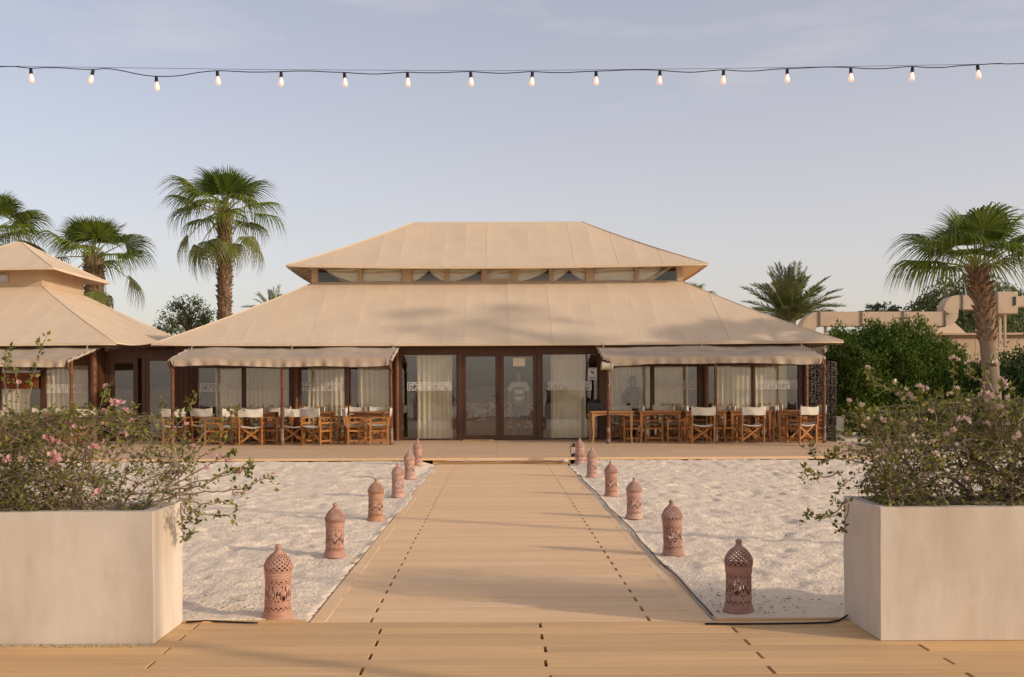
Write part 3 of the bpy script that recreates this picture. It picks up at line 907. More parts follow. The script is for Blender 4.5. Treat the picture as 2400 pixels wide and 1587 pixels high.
# ================================================================== AWNINGS
def awning(label, x0, x1, posts, seed, yf=24.2, yb=26.2, zf=2.175, zb=2.585, name='awning', valance=0.185):
    rs = random.Random(seed)
    a = empty(name, ((x0 + x1) / 2, yf, DECK_Z)); tag(a, label, 'awning', 'canvas awnings over the terrace tables')
    n = 70
    ph = [rs.uniform(0, 6) for _ in range(6)]
    def wob(x): return 0.012 * math.sin(x * 1.7 + ph[0]) + 0.008 * math.sin(x * 4.1 + ph[1]) + 0.004 * math.sin(x * 11 + ph[2])
    rows = []
    inset = 0.06
    for j in range(9):
        v = j / 8
        row = []
        for i in range(n + 1):
            u = i / n
            x_ = x0 + (x1 - x0) * u
            s = 0.035 * (1 - (2 * v - 1) ** 2) * (0.6 + 0.4 * math.sin(x_ * 2.3 + ph[3]))
            row.append((x_, yf + (yb - yf) * v, zf + (zb - zf) * v - s + wob(x_) * (0.5 + v)))
        rows.append(row)
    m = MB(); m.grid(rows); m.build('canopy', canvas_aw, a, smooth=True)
    rows = []
    for j in range(6):
        v = j / 5
        row = []
        for i in range(221):
            u = i / 220
            x_ = x0 + (x1 - x0) * u
            xs_ = x_ + (0.10 * v if u < 0.015 else (-0.05 * v if u > 0.985 else 0))
            fold = 0.026 * math.sin(x_ * 9.5 + 2 * math.sin(x_ * 2.1 + ph[4]) + ph[5]) + 0.016 * math.sin(x_ * 23 + 3 * math.sin(x_ * 1.3))
            bot = 0.012 * math.sin(x_ * 3 + ph[1]) + 0.02 * math.sin(x_ * .8 + ph[2])
            row.append((xs_, yf - 0.012 + fold * v - 0.01 * v, zf + wob(x_) * .5 + 0.004 - (valance + bot) * v))
        rows.append(row)
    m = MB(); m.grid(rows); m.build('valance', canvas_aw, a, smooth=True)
    m = MB(); m.tube([(x0, yf + .03, zf - .05), (x1, yf + .03, zf - .05)], 0.022, 8); m.build('front_bar', bamboo, a, smooth=True)
    # rolled side flaps lashed along the sloping edges
    for xe, sg in ((x0, -1), (x1, 1)):
        m = MB(); pts = []; rr = []
        for k in range(13):
            v = k / 12
            pts.append((xe + sg * 0.02 + 0.012 * math.sin(k * 1.9), yf + (yb - yf) * v, zf + (zb - zf) * v - 0.045 - 0.015 * math.sin(k * 2.3)))
            rr.append(0.036 + 0.012 * math.sin(k * 2.7 + sg))
        m.tube(pts, rr, 8); m.build('rolled_flap', canvas_aw, a, smooth=True)
    for px in posts:
        xp = X(px, 24.28)
        lean = rs.uniform(-.012, .012)
        mp_ = empty('post_tmp') if False else None
        prof = []; z = DECK_Z + 0.42
        body = MB(); pts = []; rr = []
        zz = DECK_Z + 0.40
        while zz < zf - 0.03:
            for dz, r in ((0, .043), (.03, .0415), (.15, .0405), (.28, .0415), (.30, .047), (.315, .047)):
                if zz + dz < zf - 0.03:
                    pts.append((xp + lean * (zz + dz), 24.28, zz + dz)); rr.append(r)
            zz += 0.33
        body.tube(pts, rr, 12)
        b = body.build('post', bamboo, a, smooth=True)
        ft = MB(); ft.tube([(xp, 24.28, DECK_Z), (xp, 24.28, DECK_Z + .10), (xp + lean * .1, 24.28, DECK_Z + .25), (xp + lean * .4, 24.28, DECK_Z + 0.402)], [.050, .046, .044, .0435], 12)
        ft.build('worn_foot', bamboo_worn, b, smooth=True)
        k = MB(); k.tube([(xp + .03, 24.26, zf - .36), (xp - .05, 24.235, zf - .16), (xp - .055, 24.235, zf - .06)], [.02, .035, .04], 8)
        if px in (posts[0], posts[-1]): k.build('strut', bamboo, b, smooth=True)
    for u in (0.02, 0.5, 0.985):      # hooks that tie the awning to the roof hem
        xh = x0 + (x1 - x0) * u
        m = MB(); m.bar((xh, 25.69, 2.56), (xh + .004, 25.60, 2.44), 0.022, 0.022); m.build('tie_hook', steel, a)
    return a
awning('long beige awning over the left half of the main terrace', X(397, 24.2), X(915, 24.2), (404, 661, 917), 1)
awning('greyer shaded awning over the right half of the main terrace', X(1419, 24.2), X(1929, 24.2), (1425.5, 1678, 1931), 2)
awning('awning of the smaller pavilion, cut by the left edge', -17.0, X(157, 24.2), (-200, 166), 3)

# thin drifts of sand blown over the borders of the walkway
def drift(xe, side, y0, y1, wmax, seed):
    ys = np.arange(y0, y1, .06)
    w = np.clip((vnoise(ys, ys * 0 + seed, 0.9, 21) - .30) * 2.0, 0.02, 1) * wmax * (0.75 + .5 * vnoise(ys, ys * 0 + seed, .17, 22))
    w = w * np.clip((ys - y0) / 1.5, 0.02, 1) * np.clip((y1 - ys) / 1.5, 0.02, 1)
    rows = []
    for yv, wv in zip(ys, w):
        xs_ = [-.10, -.05, 0, .3, .6, .85, 1.0]
        zs_ = [-.012, .002, .0065, .0062, .0056, .0050, .0030]
        rows.append([(xe - side * (wv * a if a > 0 else a * -1 * -1), yv, z + (.0008 * math.sin(yv * 9 + a * 7))) for a, z in zip(xs_, zs_)])
    m = MB(); m.grid(rows); return m
dr = drift(WX0, -1, 8.6, 19.3, .10, 1.0); d2 = drift(WX1, 1, 8.4, 19.3, .05, 5.0)
b_ = len(dr.v); dr.v += d2.v; dr.f += [tuple(i + b_ for i in f) for f in d2.f]
tag(dr.build('sand_drift', sand_m, smooth=True), 'thin drift of pale sand blown onto the walkway borders', kind='stuff')

# ================================================================== FURNITURE
def make_chair():
    t = empty('directors_chair')
    hw = 0.262
    def part(n, m, mt=chairwood, sm=False): return m.build(n, mt, t, smooth=sm, local=True)
    for s in (-1, 1):
        x = s * hw
        for yv in (-0.205, 0.205):
            m = MB(); m.box(x - .0135, x + .0135, yv - .022, yv + .022, 0, 0.615); part('leg', m)
        m = MB()
        pts = [(-.27, .620), (-.16, .640), (0, .650), (.16, .638), (.275, .612)]
        for (ya, za), (yb, zb) in zip(pts[:-1], pts[1:]):
            m.bar((x, ya, za), (x, yb + .002, zb), 0.052, 0.024)
        part('armrest', m)
        for z in (0.10, 0.335, 0.525):
            m = MB(); m.box(x - .009, x + .009, -.184, .184, z - .019, z + .019); part('side_rail', m)
        m = MB(); m.bar((x, -0.235, 0.44), (x, -0.262, 0.895), 0.026, 0.034, up=(0, 1, 0)); m.lathe([(.013, .895), (.017, .902), (.013, .915), (.004, .92)], 8, (x, -.262, 0))
        part('back_post', m)
    for yv, o in ((-.165, .012), (.165, -.012)):
        m = MB(); m.bar((-hw + .02, yv, 0.075), (hw - .02, yv, 0.435), 0.018, 0.036, up=(0, 0, 1)); part('cross_bar', m)
        m = MB(); m.bar((hw - .02, yv + .02, 0.075), (-hw + .02, yv + .02, 0.435), 0.018, 0.036, up=(0, 0, 1)); part('cross_bar', m)
    m = MB(); rows = []
    for j in range(7):
        v = j / 6; row = []
        for i in range(9):
            u = i / 8
            row.append(((u - .5) * 2 * (hw - .03), -.215 + .43 * v, .462 - .040 * (1 - (2 * u - 1) ** 2) + .006 * math.sin(5 * u + 7 * v)))
        rows.append(row)
    m.grid(rows)
    rows2 = [[(p[0], p[1], p[2] - .022) for p in r] for r in rows]
    m.grid([r[::-1] for r in rows2])
    for r in (0, 6): m.grid([rows[r], rows2[r]])
    part('seat', m, cloth, True)
    m = MB(); rows = []
    for j in range(6):
        v = j / 5; row = []
        for i in range(13):
            u = i / 12
            c = 1 - (2 * u - 1) ** 2
            row.append(((u - .5) * 2 * (hw + .016), -.268 - .012 * v - .038 * c + .008 * math.sin(9 * u + 3 * v) * c, .672 + .200 * v - .016 * c * v + .006 * math.sin(7 * u) * c))
        rows.append(row)
    m.grid(rows)
    rows2 = [[(p[0], p[1] + .010, p[2]) for p in r] for r in rows]
    m.grid([r[::-1] for r in rows2])
    m.grid([rows[0], rows2[0]]); m.grid([rows[-1], rows2[-1]])
    for s in (-1, 1): m.tube([(s * (hw + .004), -.252, .668), (s * (hw + .004), -.264, .876)], 0.024, 8)
    part('backrest', m, cloth, True)
    return t

CG = 'wooden director chairs with cream canvas on the terrace'
chairs = [
 # px, depth, rotation(deg), label
 (414, 24.95, 4, 'canvas chair standing behind the leftmost post of the long left awning'),
 (483, 25.25, -6, 'chair with cream backrest just right of the leftmost awning post, farther back'),
 (511, 24.50, 76, 'side-on chair half hidden by the tips of the left bougainvillea'),
 (553, 25.35, 170, 'chair in shade left of the rectangular table on the left terrace'),
 (590, 24.36, 0, 'director chair squarely showing its back, left of the middle post of the left awning'),
 (632, 24.85, 92, 'side-on chair tucked under the rectangular table left of the middle post'),
 (687, 24.62, 3, 'chair standing partly behind the middle post of the left awning, to its right'),
 (741, 24.32, -22, 'director chair turned slightly right, second showing its back on the left terrace'),
 (781, 25.05, 86, 'shaded side-on chair between the turned chair and the round table'),
 (833, 24.50, -78, 'chair facing right in front of the round table on the left terrace'),
 (889, 24.40, 94, 'side-on chair beside the rightmost post of the left awning'),
 (604, 25.95, 178, 'rear chair behind the rectangular table, its back to the window'),
 (652, 25.9, 185, 'rear chair by the window directly behind the middle post of left awning'),
 (728, 25.95, 176, 'rear chair behind the middle table of the left terrace'),
 (838, 25.95, 172, 'rear chair behind the round table, left of the two there'),
 (882, 26.0, 188, 'rear chair behind the round table, right of the two there'),
 (1478, 25.05, 88, 'side-on chair between the pale table and the next table on the right terrace'),
 (1527, 25.15, -92, 'chair seen edge-on between the legs of the second right terrace table'),
 (1580, 25.10, 90, 'side-on chair at the right end of the second right terrace table'),
 (1643.5, 24.30, 2, 'chair with plain back just left of the middle post of the right awning'),
 (1632, 25.3, -88, 'shaded side-on chair behind the chair left of the middle right post'),
 (1690, 25.2, 92, 'chair right behind the middle post of the right awning'),
 (1758, 24.30, -2, 'chair showing its back midway between the middle and rightmost posts of right awning'),
 (1733, 25.25, -92, 'shaded side-on chair behind the fourth table of the right terrace'),
 (1786, 25.10, 90, 'side-on chair between the fourth and fifth tables on the right terrace'),
 (1878, 24.32, 24, 'angled chair with white backrest nearest the rightmost post of right awning'),
 (1846, 25.2, -95, 'shaded side-on chair behind the fifth table of the right terrace'),
 (1903, 25.0, 84, 'last chair on the right, edge-on just behind the rightmost post'),
 (1455, 25.95, 180, 'rear chair behind the pale table, its back to the window'),
 (1560, 25.95, 183, 'rear chair behind the second right terrace table'),
 (1700, 25.95, 178, 'rear chair behind the third right terrace table'),
 (1812, 25.95, 181, 'rear chair by the window behind the fifth right terrace table'),
 (14, 24.35, -14, 'chair cut off by the left picture edge behind the bougainvillea'),
 (88, 25.75, 176, 'chair with pale backrest under the brown board of the left pavilion'),
 (148, 25.65, 184, 'chair just left of the bamboo post of the small pavilion awning'),
 (184, 24.95, 62, 'angled chair just right of the bamboo post of the small pavilion awning'),
]
proto = make_chair()
for i, (px, d, rz, lab) in enumerate(chairs):
    o = proto if i == 0 else copy_tree(proto)
    o.location = (X(px, d), d, DECK_Z + 0.001)
    o.rotation_euler = (0, 0, R(rz + random.uniform(-7, 7)))
    tag(o, lab, 'chair', CG)

def make_table(w, dp, h, mt, curved=True, round_=False):
    t = empty('terrace_table')
    m = MB()
    if round_:
        m.lathe([(w / 2 - .01, h - .032), (w / 2, h - .025), (w / 2, h - .006), (w / 2 - .006, h)], 40)
    else:
        m.cbox(-w / 2, w / 2, -dp / 2, dp / 2, h - .034, h, .006)
    m.build('table_top', mt, t, local=True)
    ins = 0.06 if not round_ else w * 0.19
    if round_: dp = w
    for sx in (-1, 1):
        for sy in (-1, 1):
            cx, cy = sx * (w / 2 - ins), sy * (dp / 2 - ins)
            m = MB()
            prof = [(h - .036, .034, 0), (h - .14, .034, 0), (h - .30, .026, .006 if curved else 0), (.22, .021, -.004 if curved else 0), (.05, .020, .010 if curved else 0), (0, .022, .016 if curved else 0)]
            rows = []
            for z, r, o in prof:
                c0, c1 = cx + sx * o, cy + sy * o
                rows.append([(c0 - r, c1 - r, z), (c0 + r, c1 - r, z), (c0 + r, c1 + r, z), (c0 - r, c1 + r, z), (c0 - r, c1 - r, z)])
            m.grid(rows); b = len(m.v) - 5
            m.f.append((b, b + 1, b + 2, b + 3))
            m.build('leg', mt, t, local=True)
    def apron(ax, L_, c):
        m = MB(); n = 12
        top = []; bot = []
        for i in range(n + 1):
            u = i / n; q = (u - .5) * L_
            zb = h - .125 + .040 * (1 - (2 * u - 1) ** 2)
            for off in (-.011, .011):
                p = (q, c + off) if ax == 0 else (c + off, q)
                top.append((p[0], p[1], h - .036)); bot.append((p[0], p[1], zb))
        m.v = top + bot; k = len(top)
        for i in range(n):
            a, b_, c_, d_ = 2 * i, 2 * i + 1, 2 * i + 2, 2 * i + 3
            m.f += [(a, c_, k + c_, k + a), (b_, k + b_, k + d_, d_), (k + a, k + c_, k + d_, k + b_)]
        m.build('apron', mt, t, local=True)
    a = w / 2 - ins; b = dp / 2 - ins
    apron(0, 2 * a - .06, -b); apron(0, 2 * a - .06, b); apron(1, 2 * b - .06, -a); apron(1, 2 * b - .06, a)
    return t
TG = 'wooden tables on the terrace'
def put_table(t, px, d, lab, rz=0):
    t.location = (X(px, d), d, DECK_Z + .001); t.rotation_euler = (0, 0, R(rz)); tag(t, lab, 'table', TG)
t1 = make_table(1.03, 0.82, 0.765, palewood)
put_table(t1, 1431, 24.98, 'pale bare wooden table at the left end of the right terrace, beside the doors')
t2 = make_table(1.03, 0.82, 0.765, tablewood)
put_table(t2, 1541, 25.0, 'orange wooden table second from the doors on the right terrace', 1)
for px, lab in ((1646, 'orange wooden table behind the chair left of the middle right post'), (1750, 'orange wooden table behind the chair right of the middle right post'),
                (1861, 'orange wooden table at the right end of the right terrace')):
    put_table(copy_tree(t2), px, 25.08, lab, random.uniform(-2, 2))
put_table(copy_tree(t2), 606, 25.15, 'rectangular wooden table left of the middle post on the left terrace', -1)
put_table(copy_tree(t2), 734, 25.2, 'wooden table between the middle post and the round table on left terrace', 2)
tr = make_table(0.98, 0.98, 0.765, tablewood, round_=True)
put_table(tr, 865, 25.1, 'round wooden table near the doors on the left terrace')
put_table(copy_tree(t2), 128, 25.25, 'wooden table under the awning of the small left pavilion', 1)

# ---- small things on and by the facade
x0, x1 = fx(1378), fx(1398.6)
z0, z1 = P(1388, 890, FY).z, P(1388, 862, FY).z
n = empty('notice_sign', (x0, FY - .035, z0)); tag(n, 'white camera surveillance notice on the glass right of the doors', 'sign')
m = MB(); m.box(x0, x1, FY - .041, FY - .0355, z0, z1); m.build('board', white, n)
m = MB(); cx, cz = (x0 + x1) / 2, z0 + (z1 - z0) * .58; yy = FY - .0425
m.bar((cx - .045, yy, cz + .025), (cx + .03, yy, cz - .005), .002, .034); m.bar((cx + .015, yy, cz - .005), (cx + .045, yy, cz - .05), .002, .016)
m.bar((cx - .05, yy, cz + .05), (cx + .035, yy, cz + .018), .002, .008)
m.build('camera_symbol', blackmetal, n)
m = MB()
for k, zz in enumerate((.92, .22, .16, .10)):
    zq = z0 + (z1 - z0) * zz
    q = x0 + .025
    while q < x1 - .03:
        w_ = random.uniform(.008, .03); m.box(q, min(q + w_, x1 - .02), yy - .001, yy + .001, zq - .005, zq + .005); q += w_ + .006
m.build('small_print', blackmetal, n)

pa = P(1202.5, 858.5, FY); pb = P(1230.5, 839, FY)
m = MB(); m.box(pa.x, pb.x, FY - .0175, FY - .0135, pa.z, pb.z)
tag(m.build('paper_notice', pmat('cream_paper', (0.70, 0.60, 0.44), 0.8, var=0.04)), 'cream sheet of paper stuck high on the right door leaf', 'paper')

# loudspeaker on the left post of the right awning
c = P(1422, 859, 24.2)
sp = empty('loudspeaker', (c.x, 24.22, c.z - .13)); tag(sp, 'beige drum-shaped loudspeaker clamped to the bamboo post beside the doors', 'loudspeaker')
m = MB()
prof = [(.075, -.14), (.098, -.135), (.104, -.10), (.088, -.09), (.083, 0), (.088, .09), (.104, .10), (.098, .135), (.075, .14)]
m.lathe(prof, 20)
rot = Matrix.Rotation(R(90), 4, 'Y') @ Matrix.Rotation(R(-9), 4, 'X')
rot = Matrix.Rotation(R(7), 4, 'Y') @ Matrix.Rotation(R(90), 4, 'Y')
m.v = [tuple((rot @ Vector(v)) + Vector((c.x, 24.12, c.z))) for v in m.v]
m.build('housing', offwhite, sp, smooth=False)
m = MB(); m.bar((c.x + .03, 24.16, c.z + .09), (c.x + .05, 24.25, c.z + .15), .03, .02); m.bar((c.x + .05, 24.24, c.z + .15), (c.x + .05, 24.24, c.z - .05), .04, .015); m.build('bracket', blackmetal, sp)
m = MB(); m.tube([(c.x + .06, 24.225, c.z - .1), (c.x + .055, 24.222, c.z - .25), (c.x + .075, 24.22, c.z - .36), (c.x + .05, 24.222, c.z - .45), (c.x + .06, 24.225, c.z - .5)], .012, 6); m.build('cord', pmat('pale_rope', (.42, .33, .22), .9), sp)

# black till / equipment box on the pale table
bx = empty('equipment_box', (X(1394, 25.1), 25.1, DECK_Z + .767)); tag(bx, 'black equipment box standing on the pale table by the doors', 'box')
m = MB(); m.box(-.17, .17, -.14, .14, 0, .20); o = m.build('case', blackmetal, bx, local=True); bevel(o, .02)
m = MB(); m.bar((-.10, -.12, .20), (-.12, .06, .29), .02, .02); m.bar((.12, -.12, .20), (.10, .06, .27), .02, .02); m.box(-.14, .14, .03, .07, .2, .28); m.build('lid', black, bx, local=True)

m = MB(); a = P(1085, 1031, FY - .2); b = P(1157, 1031, FY - .2)
m.cbox(a.x, b.x, FY - .62, FY - .12, DECK_Z + .001, DECK_Z + .022, .006)
tag(m.build('doormat', pmat('straw_mat', (.42, .29, .12), .95, var=.2, scale=40)), 'thin straw doormat in front of the left door leaf', 'doormat')

# brown board hung at the small pavilion
a = P(3, 912, 25.95); b = P(90, 874, 25.95)
bd = empty('wooden_board', (a.x, 25.95, a.z)); tag(bd, 'red-brown wooden board hanging in front of the small pavilion window', 'board')
m = MB(); m.box(a.x, b.x, 25.94, 25.97, a.z, b.z); bevel(m.build('panel', signwood, bd), .006)
m = MB(); m.tube([(a.x + .1, 25.955, b.z), (a.x + .1, 25.955, 2.5)], .006, 5); m.tube([(b.x - .1, 25.955, b.z), (b.x - .1, 25.955, 2.5)], .006, 5); m.build('hanging_wire', blackmetal, bd)

# storm lantern on the edge of the deck
c = P(1345, 1069, 19.85); hl = empty('storm_lantern', (c.x, 19.85, DECK_Z + .002)); tag(hl, 'small black storm lantern on the deck edge behind the farthest right terracotta lantern', 'lantern')
m = MB(); m.lathe([(.052, 0), (.056, .01), (.054, .045), (.03, .055), (.03, .065)], 14); m.build('fuel_tank', blackmetal, hl, local=True, smooth=False)
m = MB(); m.lathe([(.028, .066), (.042, .10), (.042, .14), (.026, .185)], 14, cap=False); m.build('glass_globe', glass, hl, local=True, smooth=True)
m = MB(); m.lathe([(.034, .185), (.036, .20), (.024, .215), (.030, .24), (.012, .262)], 14); m.build('cap', blackmetal, hl, local=True)
m = MB()
for s in (-1, 1): m.tube([(s * .045, 0, .03), (s * .068, 0, .05), (s * .068, 0, .19), (s * .035, 0, .225)], .007, 6)
m.build('side_tube', blackmetal, hl, local=True)
m = MB(); m.tube([(.07 * math.cos(R(a_)), 0, .19 + .10 * math.sin(R(a_))) for a_ in range(0, 181, 15)], .003, 5); m.build('bail_handle', blackmetal, hl, local=True)

# white cord along the deck edge with a connector
m = MB(); pts = []
for k in range(40):
    u = k / 39; px = 1045 + (1318 - 1045) * u
    pts.append((X(px, 19.58), 19.575, DECK_Z - .050 + .006 * math.sin(k * .6) + .004 * math.sin(k * 1.7)))
wc = empty('power_cord', pts[0]); tag(wc, 'thin white power cord with plug running along the deck edge at the walkway', 'cord')
m.tube(pts, .0055, 6); m.build('cable', white, wc)
m = MB(); e = Vector(pts[-1]); m.tube([e, e + Vector((.03, 0, 0)), e + Vector((.09, 0, 0)), e + Vector((.11, 0, 0))], [.01, .028, .028, .012], 8); m.build('plug', white, wc)

# black hose along the near deck edge
pts = []
for px, py in ((1650, 1462), (1720, 1462.5), (1800, 1462), (1880, 1461), (1940, 1459), (1965, 1454), (1984, 1449)):
    q = P(px, py, 6.4); d = F * (CAM_H - .012) / ((py + (px - VX) * math.tan(ROLL)) - VY); pts.append((X(px, d), d, .012))
pts[-1] = (pts[-1][0], pts[-1][1], .03)
m = MB(); m.tube(pts, .0065, 6); tag(m.build('black_tube', black, smooth=True), 'black cable along the deck edge towards the right planter', 'cable')
pts = []  # no cable here: black tube added to stand for the dark gap
for px, py in ((432, 1459), (480, 1456), (540, 1459), (600, 1461)):
    d = F * (CAM_H - .012) / ((py + (px - VX) * math.tan(ROLL)) - VY); pts.append((X(px, d), d + .012, .012))
m = MB(); m.tube(pts, .006, 6); tag(m.build('black_tube', black, smooth=True), 'short black tube standing in for the dark gap at the sand edge right of the left planter', 'cable')
pts = []
for k in range(40):
    yv = 6.5 + 10.5 * k / 39
    pts.append((WX1 + .012 + .012 * math.sin(yv * 1.9) + .006 * math.sin(yv * 5), yv, .016 + float(max(0, 0))))
m = MB(); m.tube(pts, .0065, 6); tag(m.build('black_tube', pmat('dusty_cable', (.10, .085, .07), .8), smooth=True), 'long dusty cable lying along the right border of the walkway', 'cable')

# ---- planters
def planter(x0, x1, y0, y1, h, label, seed):
    t = 0.085
    p = empty('planter', ((x0 + x1) / 2, (y0 + y1) / 2, 0)); tag(p, label, 'planter', 'plastered planters at the end of the deck')
    m = MB()
    nx, ny = 24, 8
    # outer shell, rim and inner faces as one hollow body
    m.v = [(x0, y0, 0), (x1, y0, 0), (x1, y1, 0), (x0, y1, 0), (x0, y0, h), (x1, y0, h), (x1, y1, h), (x0, y1, h),
           (x0 + t, y0 + t, h), (x1 - t, y0 + t, h), (x1 - t, y1 - t, h), (x0 + t, y1 - t, h),
           (x0 + t, y0 + t, h - .35), (x1 - t, y0 + t, h - .35), (x1 - t, y1 - t, h - .35), (x0 + t, y1 - t, h - .35)]
    m.f = [(0, 1, 5, 4), (1, 2, 6, 5), (2, 3, 7, 6), (3, 0, 4, 7), (4, 5, 9, 8), (5, 6, 10, 9), (6, 7, 11, 10), (7, 4, 8, 11),
           (8, 9, 13, 12), (9, 10, 14, 13), (10, 11, 15, 14), (11, 8, 12, 15), (3, 2, 1, 0)]
    o = m.build('plastered_box', plaster, p)
    bm = bmesh.new(); bm.from_mesh(o.data)
    bmesh.ops.subdivide_edges(bm, edges=bm.edges, cuts=26, use_grid_fill=True)
    co = np.array([v.co[:] for v in bm.verts])
    nx_ = (vnoise(co[:, 1] + co[:, 2] * .7, co[:, 2] + co[:, 0] * .6, .22, 31) - .5) * .005 + (vnoise(co[:, 1] + co[:, 2] * .7, co[:, 2] + co[:, 0] * .6, .06, 34) - .5) * .0010
    ny_ = (vnoise(co[:, 0] + co[:, 2] * .5, co[:, 2] - co[:, 1], .24, 32) - .5) * .005 + (vnoise(co[:, 0] + co[:, 2] * .5, co[:, 2], .06, 35) - .5) * .0010
    nz_ = (vnoise(co[:, 0] - co[:, 1], co[:, 1] + co[:, 0] * .4, .12, 33) - .5) * .006
    for v, a_, b_, c_ in zip(bm.verts, nx_, ny_, nz_):
        v.co.x += a_; v.co.y += b_
        if v.co.z > .05: v.co.z += c_
    bm.to_mesh(o.data); bm.free(); o.data.update()
    bevel(o, 0.007, 2)
    m = MB(); rows = []
    for j in range(9):
        rows.append([(x0 + t - .01 + (x1 - x0 - 2 * t + .02) * i / 20, y0 + t - .01 + (y1 - y0 - 2 * t + .02) * j / 8, h - .09 + random.uniform(-.018, .018)) for i in range(21)])
    m.grid(rows); m.build('soil_bed', soil, p)
    return p
planter(-3.75, -1.98, 5.89, 6.44, 0.762, 'cream plastered planter in the left foreground with pink bougainvillea', 1)
planter(2.205, 3.95, 5.90, 6.52, 0.768, 'cream plastered planter in the right foreground, its left side in shade', 2)
# sandy dirt caught along the foot of the left planter
rs = np.random.RandomState(5)
m = MB()
for k in range(1500):
    u = rs.rand()
    xq = -3.3 + 1.34 * u; yq = 5.885 - abs(rs.randn()) * .018
    r = .002 + .008 * rs.rand() ** 2
    zb_ = 0.0
    m.add([(xq - r, yq - r, zb_), (xq + r, yq - r * .6, zb_), (xq + r * .7, yq + r, zb_), (xq - r, yq + r, zb_), (xq, yq, zb_ + r * 1.1)], [(0, 1, 4), (1, 2, 4), (2, 3, 4), (3, 0, 4)])
tag(m.build('dirt_line', pmat('sandy_dirt', (.38, .28, .17), .95, var=.3, scale=40)), 'line of sandy dirt along the foot of the left planter', kind='stuff')

